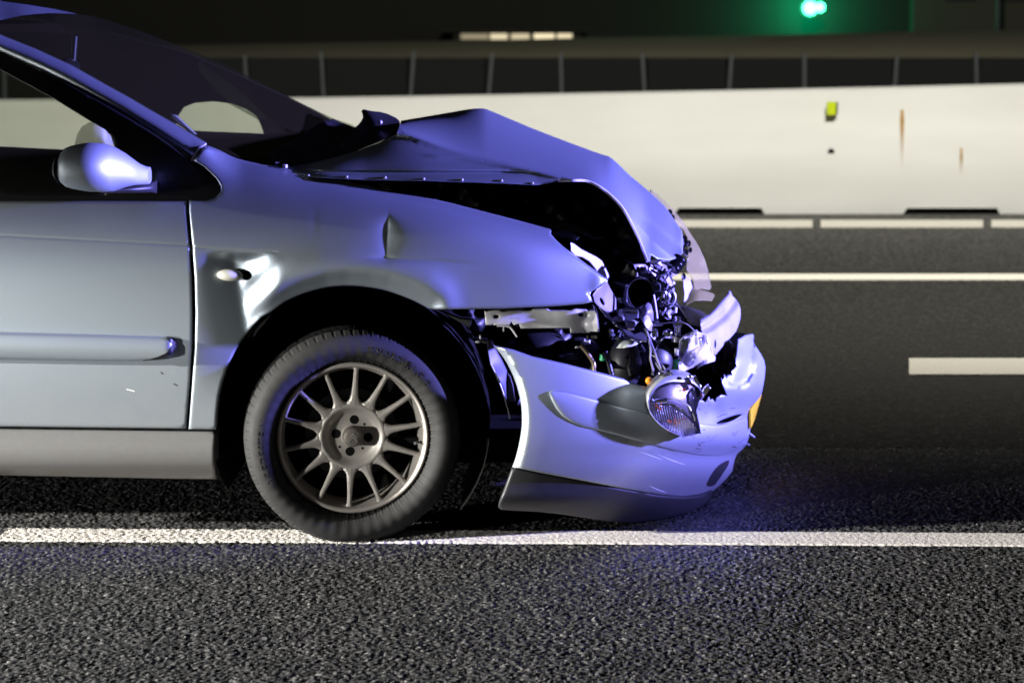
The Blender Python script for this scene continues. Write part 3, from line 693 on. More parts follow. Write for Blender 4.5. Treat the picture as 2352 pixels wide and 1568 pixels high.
# interior
MB().box((at(120, 400, .9)[0] - .2, MID, .52), (1.6, 1.5, .5)).obj('cabin_floor', DARK, car, sm=False)
def interior():
    dash = [(470, 335), (560, 352), (660, 372), (760, 350), (790, 330), (760, 480), (470, 480), (300, 480), (300, 400), (400, 330)]
    a = at(560, 345, .5); b = at(640, 345, .5)
    V = []; F = []; prof = [(-.22, .62), (-.20, .92), (-.10, 1.0), (.08, 1.015), (.22, 1.0), (.34, .97)]
    ys = np.linspace(.16, 2 * MID - .16, 14); x_ = at(520, 400, .9)[0]
    for y in ys:
        for dx, z in prof: V.append((x_ + dx + .10 * (1 - ((y - MID) / .75) ** 2), y, z - .0))
    n = len(prof)
    for i in range(len(ys) - 1):
        for j in range(n - 1): F.append((i*n+j, i*n+j+1, (i+1)*n+j+1, (i+1)*n+j))
    mk('dashboard', V, F, SEAT, car)
    # far door inner trim with its window opening
    ol = [(-420, 60), (-60, 40), (80, 50), (240, 72), (430, 124), (560, 180), (649, 220), (718, 254), (775, 285), (760, 320), (690, 440), (420, 470), (-420, 470)]
    hA = Q('3', (-900, 300), (0, 320), (345, 560), (600, 720), (740, 800), (900, 1000), (900, 1030)) + [(264, 350), (150, 346), (21, 339.5), (-100, 336), (-300, 332)]
    hB = [(398, 300), (402, 272), (418, 248), (445, 237), (490, 233), (530, 238), (565, 250), (590, 268), (600, 290), (606, 309), (560, 307), (460, 303)]
    hA = [(-300, 150), (-40, 150), (60, 175), (200, 240), (290, 290), (300, 345)] + [(264, 350), (150, 346), (21, 339.5), (-100, 336), (-300, 332)]
    panel('far_door_trim', ol, lambda x, y: 1.60 - .18 * sstep(350, 60, y), SEAT, car, sp=25, rnd=0, flange=.05, holes=[hA, hB])
    panel('side_window', hA, lambda x, y: 1.63 - .18 * sstep(350, 60, y), WGLASS, car, sp=40, rnd=0, flange=0, label='side window on the far side')
    panel('quarter_window', hB, lambda x, y: 1.63 - .18 * sstep(350, 60, y), WGLASS, car, sp=40, rnd=0, flange=0)
    # seats
    for yc in (.45, 1.32):
        p = at(-60, 330, yc); V = []
        mb = MB()
        for k, (dx, z, w, d) in enumerate([(.24, .45, .25, .10), (.16, .70, .26, .10), (.06, .95, .25, .09), (-.02, 1.08, .20, .07)]): mb.ball((p[0] + dx - .12, yc, z), (d, w, .2), 14, 8)
        mb.ball((p[0] - .16, yc, 1.22), (.06, .13, .10), 12, 8)
        mb.obj('seat', SEAT, car)
    # steering wheel
    c = at(300, 420, .5); V, F = lathe([(.185 + .014 * math.cos(t), .014 * math.sin(t)) for t in np.linspace(0, 2*math.pi, 9)[:-1]], 40, None, closed=True)
    V = np.array(V); ang = R_(62); ca, sa = math.cos(ang), math.sin(ang)
    V = np.stack([V[:, 1] * ca + V[:, 2] * sa * .0 + V[:, 1] * 0 + V[:, 2] * math.cos(ang), V[:, 0], V[:, 2] * sa - V[:, 1] * ca], 1) + [c[0] + .02, .5, .93]
    mk('steering_wheel', V, F, SEAT, car)
    # rear view mirror
    p = at(165, 135, .8); MB().tube([p + [0, 0, -.03], p + [0.01, 0, .07]], .012, 8).ball(p + [-.01, 0, -.03], (.03, .11, .035)).obj('rear_view_mirror', TRIM, car)
    # far door mirror seen through the glass
    ol = Q('3', (500, 975), (520, 900), (550, 850), (600, 822), (660, 830), (720, 865), (760, 920), (775, 975))
    panel('far_door_mirror', ol, lambda x, y: 1.86 - .06 * np.sin(np.clip((x - 170) / 96, 0, 1) * math.pi), HAZYG, car, sp=8, rnd=0, flange=0)
    panel('airbag_remnant', Q('3', (1145, 800), (1150, 770), (1180, 775), (1240, 830), (1280, 870), (1320, 905), (1300, 905), (1200, 840)), .62, GREYM, car, sp=6, rnd=2, flange=.02)
interior()
# ---- near door mirror
def loft(secs, n=20):
    V = []; F = []
    for px, yt, yb, yc, hd in secs:
        c = at(px, (yt + yb) / 2, yc); t = at(px, yt, yc); h = abs(t[2] - c[2])
        for k in range(n):
            a = 2 * math.pi * k / n; V.append((c[0], c[1] + hd * math.cos(a), c[2] + h * math.sin(a)))
    for i in range(len(secs) - 1):
        for k in range(n): F.append((i*n+k, i*n+(k+1) % n, (i+1)*n+(k+1) % n, (i+1)*n+k))
    F.append(tuple(range(n))); F.append(tuple(range((len(secs)-1)*n, len(secs)*n))[::-1]); return V, F
sx = [133, 137, 143, 152, 165, 182, 205, 235, 262, 288, 308, 322, 334, 344]
yt = nspl([133, 143, 165, 205, 235, 262, 288, 308, 322, 344], [372, 350, 335, 327.5, 329, 337, 352, 367, 377, 384])
yb = nspl([133, 143, 165, 205, 235, 262, 288, 308, 322, 344], [402, 420, 433, 440.5, 441, 439.5, 430, 425.5, 424.5, 424])
hd = np.interp(sx, [133, 145, 165, 205, 262, 308, 344], [.05, .075, .085, .09, .075, .045, .035]); yc = np.interp(sx, [133, 235, 308, 344], [-.13, -.13, -.06, .02])
V, F = loft([(x, float(yt(x)), float(yb(x)), c, h) for x, c, h in zip(sx, yc, hd)], 28)
MIRP = mat('mirror_paint', (.36, .41, .46), .55, .6, .05, var=.05, vscale=900, bump=.03, bscale=230)
mir = mk('door_mirror', V, F, MIRP, car)
V, F = loft([(129, 366, 408, -.13, .06), (136, 350, 421, -.13, .078)], 28); mk('mirror_rim', V, F, PLASTIC, mir)
V, F = loft([(236, 434, 443, -.05, .04), (300, 424, 443, -.02, .04), (350, 418, 442, .04, .04), (360, 414, 444, .08, .03)], 16); mk('mirror_arm', V, F, PLASTIC, mir)

# ---- bonnet: buckled upwards, folded along one side
hood = smooth(Q('4', (790, 240), (1000, 205), (1120, 184), (1180, 177), (1215, 177), (1260, 190), (1500, 290), (1750, 385), (1840, 417), (1880, 430), (1920, 462), (1990, 530), (2080, 605), (2170, 690), (2220, 760), (2258, 815)), 3)
hood += Q('4', (2264, 870), (2262, 930), (2240, 955), (2190, 970), (2130, 960), (2100, 940), (2092, 950), (2092, 975), (2074, 975), (2060, 930), (2040, 875), (2020, 830), (1990, 765), (1950, 700), (1915, 660), (1880, 625), (1845, 596), (1810, 575), (1780, 561), (1750, 553), (1610, 553), (1560, 566), (1500, 577), (1300, 567), (900, 554), (600, 551), (300, 533), (180, 490), (200, 478), (280, 470), (420, 437), (560, 397), (680, 352), (770, 304))
_hs = np.array(hood); _k = int(np.argmin(np.hypot(_hs[:, 0] - 1567, _hs[:, 1] - 530))); _sil = _hs[:_k + 1]
_sil = _sil[np.argsort(_sil[:, 0])]
hs_y = lambda x: np.interp(x, np.append(_sil[:, 0], 1569), np.append(_sil[:, 1], 560))
hf_x = [640, 760, 921, 1014, 1145, 1277, 1330, 1370, 1400, 1431, 1462, 1479, 1500, 1530, 1560, 1570]
hf_y = nspl(hf_x, [352, 330, 304, 334, 371, 402, 413, 426, 448, 481, 538, 581, 594, 599, 592, 586])
hn_y = lambda x: np.interp(x, [640, 653, 706, 838, 970, 1145, 1233, 1282, 1330], [372, 388, 407, 414, 416, 422, 425, 416, 414])
hfY = nspl([640, 760, 921, 1014, 1145, 1277, 1370, 1431, 1479, 1530, 1570], [.28, .255, .23, .21, .19, .168, .168, .20, .29, .415, .60])
hsY = nspl([900, 921, 1000, 1092, 1300, 1400, 1488, 1540, 1570], [.84, .85, .87, .885, .885, .885, .875, .85, .78])
hnY = nspl([640, 706, 838, 970, 1145, 1233, 1330], [.19, .135, .12, .118, .125, .14, .17])
def hood_depth(x, y):
    ys = hs_y(x); yf = hf_y(x); yn = hn_y(x)
    t = np.clip((y - ys) / np.maximum(yf - ys, 3), 0, 1.2)
    g = t ** (.80 + .0 * x)
    up = hsY(x) + (hfY(x) - hsY(x)) * g
    u = np.clip((y - yf) / np.maximum(yn - yf, 3), 0, 1.1)
    lo = hfY(x) + (hnY(x) - hfY(x)) * (u ** .9)
    k = .5 * (1 + np.tanh((y - yf) / 6.0)) * sstep(1335, 1290, x)
    Y = up * (1 - k) + lo * k
    # pressed crease running to the nose, and the fold lines of the buckled side
    c1 = np.interp(x, [1370, 1410, 1450, 1500, 1545], [432, 458, 500, 552, 590]); Y = Y - .032 * np.exp(-np.sqrt((y - c1) ** 2 + 6) / 11.0) * sstep(1385, 1440, x)
    c2 = np.interp(x, [1440, 1500, 1560], [478, 520, 570]); Y = Y + .018 * np.exp(-((y - c2) / 10.0) ** 2) * sstep(1450, 1500, x)
    ly = 408 + (x - 700) * .006; Y = Y + .012 * np.exp(-((y - (ly - 14)) / 3.0) ** 2) * sstep(1260, 1150, x) * sstep(680, 760, x)
    c3 = np.interp(x, [960, 1050, 1200, 1320], [349, 356, 382, 408]); Y = Y - .004 * np.exp(-((y - c3 - 6) / 5.0) ** 2) * sstep(960, 1010, x) * sstep(1330, 1250, x)
    return Y
bon = panel('bonnet', hood, hood_depth, PAINT, car, sp=9, rnd=4, flange=.016, mirror=False, lines=[[(x, float(hf_y(x))) for x in range(925, 1300, 25)], [(1375, 436), (1410, 458), (1450, 500), (1500, 552), (1545, 588)], [(700, 394), (960, 396), (1240, 398)], [(970, 356), (1050, 362), (1200, 388), (1310, 410)]], label='buckled bonnet pushed up in a fold')
panel('bonnet', [p for p in hood[:46] if p[0] > 935] + [(1480, 560), (1400, 470), (1300, 430), (1000, 420), (900, 420), (940, 346)], hood_depth, PAINT, car, sp=30, rnd=0, flange=0, world_mod=lambda W: np.stack([W[:, 0], 2*MID - W[:, 1] + .002, W[:, 2] - .014], 1), label='far half of the buckled bonnet')
# clips along the folded bonnet edge
for x, y in Q('i', (350, 138), (750, 150), (1152, 158), (1554, 172), (1956, 181)) + [(1152, 415), (1223, 421)]:
    MB().ball(at(x, y, float(hood_depth(np.array([x]), np.array([y]))[0]) - .002), .0042, 8, 6).obj('clip', STEEL, bon)
# bright torn lip of the bonnet opening
lip = smooth(Q('4', (1610, 552), (1680, 551), (1750, 552), (1810, 574), (1880, 624), (1950, 699), (2020, 829), (2060, 929), (2076, 974)), 5); L = np.array(lip)
MB().tube(at(L[:, 0], L[:, 1] + .5, hood_depth(L[:, 0], L[:, 1]) + .002), .0042, 6).obj('bonnet_lip', FOIL, bon)
# ---- cowl
co = Q('4', (130, 458), (280, 466), (420, 436), (560, 396), (680, 350), (782, 302), (782, 245), (765, 228), (740, 215), (712, 203), (680, 195), (635, 190), (590, 181), (583, 190), (588, 205), (590, 222), (582, 240), (570, 256), (548, 276), (480, 252), (430, 230), (360, 255), (250, 330), (130, 400), (90, 430))
panel('cowl_panel', co, rbf([(631, 374, .20), (697, 376, .28), (759, 363, .36), (820, 346, .42), (873, 326, .50), (917, 305, .55), (917, 280, .72), (873, 258, .80), (833, 252, .80), (831, 270, .76), (815, 293, .80), (785, 282, .86), (763, 273, .88), (640, 345, .36), (740, 320, .60), (850, 300, .60)]), PLASTIC, car, sp=9, rnd=4, flange=.02, label='torn black scuttle panel at the windscreen base')
for x, y in Q('4', (683, 246), (492, 365)): MB().ball(at(x, y, .5 if y > 300 else .62) - [0, .02, 0], .007, 10, 6).obj('cowl_bolt', STEEL, car)
q = np.array(smooth(Q('4', (132, 460), (200, 461), (280, 460), (350, 448), (420, 432), (500, 414), (560, 395)), 4)); MB().tube(at(q[:, 0], q[:, 1], np.linspace(.19, .33, len(q))), .0035, 6).obj('cowl_seal', STEELD, car)
q = np.array(Q('4', (183, 468), (183, 485))); MB().tube(at(q[:, 0], q[:, 1], .17), .008, 8).obj('hinge_pin', STEEL, car)

# ---- wheels
def make_wheel(hub, tilt, first=True, mirror=False):
    """local frame: axis Y, outer face towards -Y"""
    Rt = .3145; w = thing_part('wheel', hub)
    n = 432
    prof = [(.212, .040), (.2225, .026), (.229, .008), (.238, -.009), (.250, -.0200), (.264, -.0240), (.278, -.022), (.290, -.016), (.297, -.010), (.3005, -.003), (.3050, .004), (.3095, .012), (.3125, .022), (.3140, .034), (.3143, .046), (.3143, .0485), (.3065, .0500), (.3065, .0575), (.3145, .0590), (.3147, .080), (.3147, .0815), (.3065, .083), (.3065, .091), (.3147, .0925), (.3147, .115), (.3065, .117), (.3065, .125), (.3143, .127), (.312, .150), (.300, .172), (.270, .182), (.232, .175), (.212, .16)]
    def mod(r, y, A):
        k = np.floor(A / (2 * math.pi) * n + .5)
        sipe = (k % 6 < 1); half = (k % 6 == 3)
        sh = (y > -.002) & (y < .045)
        r = np.where(sh & sipe[...], r - .0034, r); r = np.where((y > .001) & (y < .02) & half, r - .0015, r)
        mid = (y > .0588) & (y < .116) & ((k + np.round(y * 400)) % 9 < 1); r = np.where(mid, r - .004, r)
        y = y + np.where((r > .236) & (r < .285) & (y < 0), .0004 * np.sin(A * 50), 0)
        return r, y
    V, F = lathe(prof, n, None, mod)
    zc = hub[2]; lowz = np.maximum(V[:, 2], -(zc - .001)); bulge = np.clip(-V[:, 2] - .25, 0, 1) * .16
    V[:, 1] -= np.where(V[:, 1] < .02, bulge, 0); V[:, 2] = lowz
    ty = mk_local('tyre', V, F, RUBBER, w)
    # lettering moulded into the sidewall
    def ring_text(txt, a0, Rr, size, yoff, raise_=.0014, spacing=1.0):
        cu = bpy.data.curves.new('t', 'FONT'); cu.body = txt; cu.size = size; cu.extrude = raise_; cu.space_character = spacing; cu.resolution_u = 3
        to = bpy.data.objects.new('t', cu); col.objects.link(to)
        dg = bpy.context.evaluated_depsgraph_get(); me = bpy.data.meshes.new_from_object(to.evaluated_get(dg))
        v = np.array([x.co[:] for x in me.vertices]); f = [tuple(p.vertices) for p in me.polygons]
        bpy.data.objects.remove(to)
        a = a0 - v[:, 0] / Rr; r = Rr + v[:, 1]; y = np.interp(r, [.212, .2225, .229, .238, .250, .264, .278, .290], [.040, .026, .008, -.009, -.020, -.024, -.022, -.016]) + yoff
        return np.stack([r * np.cos(a), y - v[:, 2], r * np.sin(a)], 1), f
    for args in (('SPORTRAC 3', R_(80), .257, .032, -.0003, .0010, 1.12), ('195/65 R 15 91H', R_(67), .2325, .013, -.0001, .0007, 1.15), ('VREDESTEIN', R_(206), .257, .030, -.0003, .0010, 1.12), ('TUBELESS  STEEL BELTED RADIAL', R_(108), .2325, .0075, 0, .0005, 1.0), ('OUTSIDE', R_(-78), .2345, .010, 0, .0005, 1.1)):
        v, f = ring_text(*args); mk_local('tyre_lettering', v, f, RUBBER, ty, sm=False)
    # rim
    RS = .017
    lipp = [(a_, b_ + RS) for a_, b_ in [(.2055, .030), (.2065, .006), (.2090, -.002), (.2140, -.005), (.219, -.004), (.2225, .002), (.222, .012)]]
    V, F = lathe(lipp, 160, None); rim = mk_local('rim', V, F, ALLOY, w)
    V, F = lathe([(.2065, .020), (.2005, .040), (.196, .055), (.194, .10), (.197, .15), (.203, .165)], 120, None); mk_local('wheel_barrel', V, F, ALLOY, w)
    V, F = lathe([(0.0, .110), (.205, .110)], 64, None); mk_local('brake_shield', V, F, DARK, w)
    V, F = lathe([(.05, .085), (.135, .085), (.135, .10)], 64, None); mk_local('brake_disc', V, F, PLASTIC, w)
    # spokes: fluted fingers that widen into the hub
    dirs0 = R_(86.5); ns = 14
    for k in range(ns):
        a = dirs0 - k * 2 * math.pi / ns; ca, sa = math.cos(a), math.sin(a); V = []; F = []
        st = [(a_, b_, c_ + RS) for a_, b_, c_ in [(.086, .0235, .0230), (.094, .0232, .0222), (.100, .0212, .0212), (.106, .0155, .0202), (.114, .0116, .0190), (.124, .0097, .0174), (.140, .0084, .0146), (.165, .0069, .0108), (.185, .0068, .0085), (.195, .0062, .008), (.2000, .0080, .008), (.2075, .0108, .008)]]
        for r, hw, yf in st:
            for s, y in ((-1.0, yf + .016), (-1.0, yf + .004), (-.62, yf), (0, yf - .0012), (.62, yf), (1.0, yf + .004), (1.0, yf + .016)):
                x = r; t = s * hw; V.append((x * ca - t * sa, y, x * sa + t * ca))
        m = 7
        for i in range(len(st) - 1):
            for j in range(m - 1): F.append((i*m+j, i*m+j+1, (i+1)*m+j+1, (i+1)*m+j))
        mk_local('spoke', V, F, ALLOY, rim, sm=False)
    hubp = [(a_, b_ + RS) for a_, b_ in [(.0995, .040), (.099, .026), (.096, .0218), (.091, .0208), (.086, .0222), (.079, .0290), (.071, .0365), (.064, .0400), (.034, .041), (.031, .040), (.029, .034)]]
    V, F = lathe(hubp, 72, None); mk_local('hub', V, F, ALLOY, rim)
    for k, aa in enumerate((82, -8, -98, 172)):
        c = np.array([.0475 * math.cos(R_(aa)), .0400 + RS, .0475 * math.sin(R_(aa))]); V, F = lathe([(.0, .0005), (.0135, .0), (.0140, .004)], 18, None); mk_local('bolt_hole', np.array(V) + c, F, DARK, rim)
    for aa in (42, -52, -138):
        c = np.array([.049 * math.cos(R_(aa)), .0402 + RS, .049 * math.sin(R_(aa))]); V, F = lathe([(.0, .0), (.004, .0)], 10, None); mk_local('pin_hole', np.array(V) + c, F, DARK, rim)
    capp = [(a_, b_ + .017) for a_, b_ in [(.0, -.0005), (.014, .0), (.0225, .0015), (.0272, .0045), (.0285, .009), (.0285, .040)]]
    V, F = lathe(capp, 48, None); cap = mk_local('hub_cap', V, F, ALLOYD, rim)
    # two stacked chevrons in relief
    for dz in (.0045, -.0045):
        mb = MB()
        for s in (-1, 1):
            p = [(s * .0, dz + .0095), (s * .0125, dz - .0045), (s * .0125, dz - .0085), (s * .0, dz + .005)]
            V = [(x, .0148, z) for x, z in p] + [(x, .018, z) for x, z in p]; mb.add(V, [(0, 1, 2, 3), (0, 4, 5, 1), (1, 5, 6, 2), (2, 6, 7, 3), (3, 7, 4, 0)])
        mk_local('cap_emblem', mb.V, mb.F, ALLOY, rim, sm=False)
    MB_ = MB().tube([(.192, .045, -.022), (.180, .018, -.02)], .0042, 8); mk_local('tyre_valve', MB_.V, MB_.F, PLASTIC, w)
    w.rotation_euler = (0, 0, tilt); return w
def thing_part(name, loc):
    o = bpy.data.objects.new(name, None); col.objects.link(o); o.parent = car; o.location = np.array(loc) - ROOT[car.name]; o.empty_display_size = .1; ROOT[o.name] = np.zeros(3); return o
def mk_local(name, V, F, m, parent, sm=True):
    ROOT[parent.name] = np.zeros(3); o = mk(name, V, F, m, parent, sm=sm); ROOT[o.name] = np.zeros(3); return o
hub = at(812, 1008, .048); hub[1] = .048
wheel = make_wheel(hub, R_(8.0))
def copy_tree(o, parent):
    c = o.copy(); col.objects.link(c); c.parent = parent
    for ch in [x for x in bpy.data.objects if x.parent == o]: copy_tree(ch, c)
    return c
for (dx, y, rz) in ((-2.75, .048, 0), (-2.75, 2*MID - .048, math.pi), (0, 2*MID - .048, math.pi + R_(8.0))):
    w2 = copy_tree(wheel, car); w2.location = np.array([hub[0] + dx, y, hub[2]]) - ROOT[car.name]; w2.rotation_euler = (0, 0, rz)
# ---- wheel arch liner: a dark half drum behind the arch
def liner(cx, far=False):
    V = []; F = []; c = at(cx, 985, .1); ys = (.07, .20, .45, .62)
    A = np.linspace(R_(-38), R_(208), 40)
    for a in A:
        for k, y in enumerate(ys): V.append((c[0] + .405 * math.cos(a) * (1 - .0 * k), y, .335 + .40 * math.sin(a)))
    n = len(ys)
    for i in range(len(A) - 1):
        for j in range(n - 1): F.append((i*n+j, i*n+j+1, (i+1)*n+j+1, (i+1)*n+j))
    # back wall
    st = len(V)
    V += [(c[0] - .6, .62, .12), (c[0] + .6, .62, .12), (c[0] + .6, .62, .80), (c[0] - .6, .62, .80)]; F.append((st, st+1, st+2, st+3))
    mk('arch_liner', V, F, LINER, car)
liner(806)
# grey sliver and rubber strip at the rear of the arch
panel('liner_edge', Q('e', (1060, 1540), (1085, 1470), (1150, 1370), (1240, 1285), (1335, 1205), (1310, 1265), (1230, 1370), (1140, 1470), (1085, 1560)), .07, GREYM, car, sp=5, rnd=2, flange=.03)
panel('liner_strip', Q('e', (950, 1515), (1030, 1420), (1150, 1290), (1300, 1180), (1335, 1200), (1240, 1280), (1140, 1370), (1060, 1500), (1000, 1570)), .085, PLASTIC, car, sp=6, rnd=2, flange=.03)
# liner tabs in front of the wheel
panel('liner_tab', Q('5', (1340, 58), (1400, 80), (1480, 110), (1545, 118), (1545, 150), (1530, 170), (1522, 205), (1552, 212), (1558, 236), (1640, 242), (1640, 262), (1560, 246), (1520, 212), (1535, 165), (1440, 112)), .10, PLASTIC, car, sp=7, rnd=2, flange=.05)
MB().ball(at(*Q('b', (85, 580))[0], .1), (.004, .006, .007), 8, 6).ball(at(*Q('b', (45, 655))[0], .1), (.009, .006, .004), 8, 6).obj('liner_clip', STEEL, car)
panel('side_bumper_bracket', Q('b', (185, 660), (200, 640), (262, 626), (292, 720), (400, 900), (500, 1110), (485, 1300), (492, 1566), (440, 1400), (380, 1250), (300, 1110), (240, 1010), (210, 850)), rbf([(1119, 786, .09), (1129, 781, .12), (1164, 852, .14), (1161, 918, .14), (1126, 840, .09), (1147, 872, .08)]), mat('dull_bracket_paint', (.10, .10, .13), .5, .3), car, sp=7, rnd=3, flange=.012)
panel('side_bumper_bracket', Q('b', (505, 1130), (560, 1200), (600, 1330), (640, 1600), (560, 1600), (500, 1600)), .16, VALANCE, car, sp=9, rnd=2, flange=.01, label='dark inner strip beside the bumper end')
q = np.array(smooth(Q('2', (185, 420), (215, 480), (250, 560), (280, 650), (305, 740), (312, 782)), 4)); MB().tube(at(q[:, 0], q[:, 1], .09), .0024, 6).obj('liner_bead', STEELD, car)

# ---- side repeater
ind = at(529, 632, .02); V = MB().ball((0, 0, 0), (.038, .024, .0175), 24, 14); A = np.array(V.V); ca, sa = math.cos(R_(6)), math.sin(R_(6))
A = np.stack([A[:, 0] * ca + A[:, 2] * sa, A[:, 1], -A[:, 0] * sa * .6 + A[:, 2]], 1) + at(528, 632, .012)
mk('side_repeater', A, V.F, LAMPW, car, label='loose side indicator lamp')
panel('repeater_socket', smooth(Q('e', (800, 510), (850, 490), (920, 496), (1000, 530), (1038, 590), (1020, 645), (970, 672), (910, 650), (840, 620)), 3, True), lambda x, y: fender_depth(x, y) - .004, DARK, car, sp=4, rnd=1.5, insets=(1,), flange=.004)

# ---- front bumper
_bx = nspl([760, 800, 830, 850, 900, 940, 985, 1020, 1045, 1065, 1100, 1130, 1200], [1738, 1744, 1757, 1759, 1754, 1732, 1727, 1718, 1697, 1690, 1672, 1646, 1600])
_bnear = nspl([780, 840, 880, 985, 1075, 1170], [.015, -.005, -.015, -.028, -.022, .01])
def bump_depth(px, py):
    px = np.asarray(px, float); py = np.asarray(py, float)
    t = np.clip((px - 1120) / (_bx(py) - 1120), 0, .9995); n = 2.1
    Y = _bnear(py) + .87 * (1 - (1 - t ** n) ** (1 / n))
    # rolled wheel-arch edge
    return Y
BO = [(1133.5, 793.8)] + Q('b', (340, 728), (400, 742), (600, 785), (900, 890), (1200, 955), (1440, 1010), (1880, 1120), (2340, 1240)) + [(1448.5, 878.7), (1487, 891), (1530, 905), (1580, 915)]
TORN = Q('g', (270, 970), (290, 988), (315, 950), (330, 930), (342, 965), (362, 952), (385, 985), (400, 940), (450, 915), (500, 922), (484, 880), (470, 850), (452, 800), (443, 740), (458, 770), (470, 760), (472, 712), (492, 742), (520, 722), (555, 722), (548, 692), (575, 660), (594, 640), (584, 600), (600, 480), (608, 430), (610, 380), (680, 340), (755, 330))
SIL = Q('g', (775, 440), (800, 475), (835, 530), (860, 580), (873, 650), (868, 720), (860, 780), (845, 860), (830, 920), (790, 972), (722, 1035), (723, 1100), (727, 1180), (727, 1240), (722, 1300), (690, 1390), (650, 1440), (600, 1482), (578, 1530))
LOWR = Q('2', (1790, 1080), (1780, 1130), (1740, 1180), (1700, 1220), (1655, 1258), (1560, 1287), (1460, 1297), (1300, 1283), (1100, 1250), (800, 1192), (550, 1145), (330, 1100))
LEFTE = smooth([LOWR[-1]] + Q('2', (352, 1040), (378, 930), (392, 820), (388, 700), (368, 600), (335, 500), (290, 410), (245, 345), (205, 303)), 3)[1:-1]
FOG = smooth(Q('2', (1622, 1212), (1632, 1180), (1655, 1138), (1690, 1098), (1730, 1073), (1752, 1068), (1745, 1098), (1715, 1145), (1685, 1188), (1660, 1214)), 2, True)
SLOT = smooth(Q('g', (398, 1190), (440, 1160), (520, 1128), (590, 1106), (650, 1100), (620, 1125), (560, 1160), (480, 1186), (430, 1194)), 2, True)
def bump_detail(px, py):
    Y = bump_depth(px, py)
    # arch-side lip turned towards the wheel
    d = seg_dist(np.stack([px, py], 1), LEFTE, closed=False); Y = Y + .02 * sstep(14, 0, d)
    # groove under the rub strip and dents of the crash
    g = np.interp(px, *zip(*Q('2', (560, 610), (690, 800), (900, 860), (1200, 945), (1400, 1000), (1560, 1030), (1700, 1032), (1830, 990), (1890, 925))))
    # recess in the torn upper corner
    cr_ = Q('g', (770, 480), (778, 560), (770, 680), (740, 770), (680, 830), (600, 850), (540, 830))
    dd = seg_dist(np.stack([px, py], 1), cr_, closed=False); ins = inside(np.stack([px, py], 1), cr_ + Q('g', (480, 740), (600, 560), (620, 340), (760, 320)))
    Y = Y + np.where(ins, .028 * sstep(0, 9, dd), 0)
    Y = Y + .006 * np.sin(px * .13 + py * .05) * sstep(1600, 1640, px) * sstep(980, 940, py)
    Y = Y + .010 * np.exp(-((px - 1650) / 16.) ** 2) * np.exp(-((py - 955) / 22.) ** 2)
    Y = Y + .004 * np.exp(-((py - (1004 + (px - 1420) * .27)) / 3.0) ** 2) * sstep(1420, 1450, px) * sstep(1570, 1540, px)
    return Y
bum = panel('front_bumper', BO + TORN + SIL + LOWR + LEFTE, bump_detail, BUMP, car, sp=8, rnd=4, flange=.012, holes=[FOG, SLOT], insets=(1.2, 3, 6), label='torn front bumper with a cracked upper edge')
panel('fog_lamp_recess', [(x + (x - 1652) * .15, y + (y - 1085) * .15) for x, y in FOG], lambda x, y: bump_depth(x, y) * .96 + .02, VALANCE, bum, sp=6, rnd=0, flange=0)
panel('bumper', [(1150, 800), (1300, 838), (1480, 892), (1600, 920), (1700, 900), (1735, 800), (1757, 850), (1735, 940), (1722, 1000), (1690, 1050), (1640, 1130), (1480, 1138), (1180, 1072), (1195, 980), (1180, 880)], bump_depth, BUMP, car, sp=18, rnd=0, flange=0, world_mod=lambda W: np.stack([W[:, 0], 2*MID - W[:, 1] + .002, W[:, 2]], 1), label='far half of the front bumper')
# rub strip
STOP = Q('2', (578, 600), (600, 592), (650, 598), (720, 612), (900, 660), (1070, 706), (1220, 742), (1400, 780), (1560, 810), (1640, 822), (1690, 824), (1760, 812), (1830, 792), (1884, 776))
SBOT = Q('2', (571, 612), (590, 665), (620, 718), (660, 766), (720, 806), (790, 836), (880, 856), (1000, 885), (1200, 942), (1400, 996), (1560, 1026), (1700, 1030), (1760, 1015), (1830, 985), (1882, 925))
STRIP = STOP + Q('2', (1896, 830), (1893, 880)) + SBOT[::-1]
def strip_depth(px, py):
    yt = np.interp(px, *zip(*STOP)); yb = np.interp(px, *zip(*SBOT)); t = np.clip((py - yt) / np.maximum(yb - yt, 4), 0, 1)
    return bump_depth(px, py) - .0045 - .0045 * np.sin(math.pi * t) ** .7
panel('rub_strip', STRIP, strip_depth, BUMP, bum, sp=8, rnd=4, flange=.03)
# white scrapes
for pts in (Q('2', (1120, 985), (1200, 1010), (1300, 1045), (1330, 1052)), Q('2', (1230, 985), (1330, 1035), (1420, 1070), (1490, 1092)), Q('2', (1215, 1215), (1290, 1250), (1360, 1272))):
    q = np.array(smooth(pts, 4)); n = len(q); MB().tube(at(q[:, 0], q[:, 1], bump_detail(q[:, 0], q[:, 1]) + .0012), .0022 * np.sin(np.linspace(.1, math.pi - .1, n)) * .65, 5).obj('scratch', SCR, bum)
# dark scuffs where the bumper was hit
SCUFF = mat('black_scuff', (.05, .045, .05), .7)
rgs = np.random.default_rng(11)
for _ in range(26):
    x = rgs.uniform(1590, 1705); y = rgs.uniform(985, 1040) if _ < 18 else rgs.uniform(925, 955); L = rgs.uniform(6, 26); n = 7; t = np.linspace(0, 1, n)
    qx = x + (t - .5) * L; qy = y + (t - .5) * L * rgs.uniform(-.45, .05) + 3 * np.sin(t * 4 + rgs.uniform(0, 6)) * rgs.uniform(0, 1)
    k = qx < _bx(qy) - 10
    if not k.all(): continue
    MB().tube(at(qx, qy, (bump_detail(qx, qy) if qy.mean() < 960 else strip_depth(qx, qy)) + .0008), .0013 * np.sin(np.linspace(.15, math.pi - .15, n)) * rgs.uniform(.6, 1.5), 5).obj('scuff', SCUFF, bum)
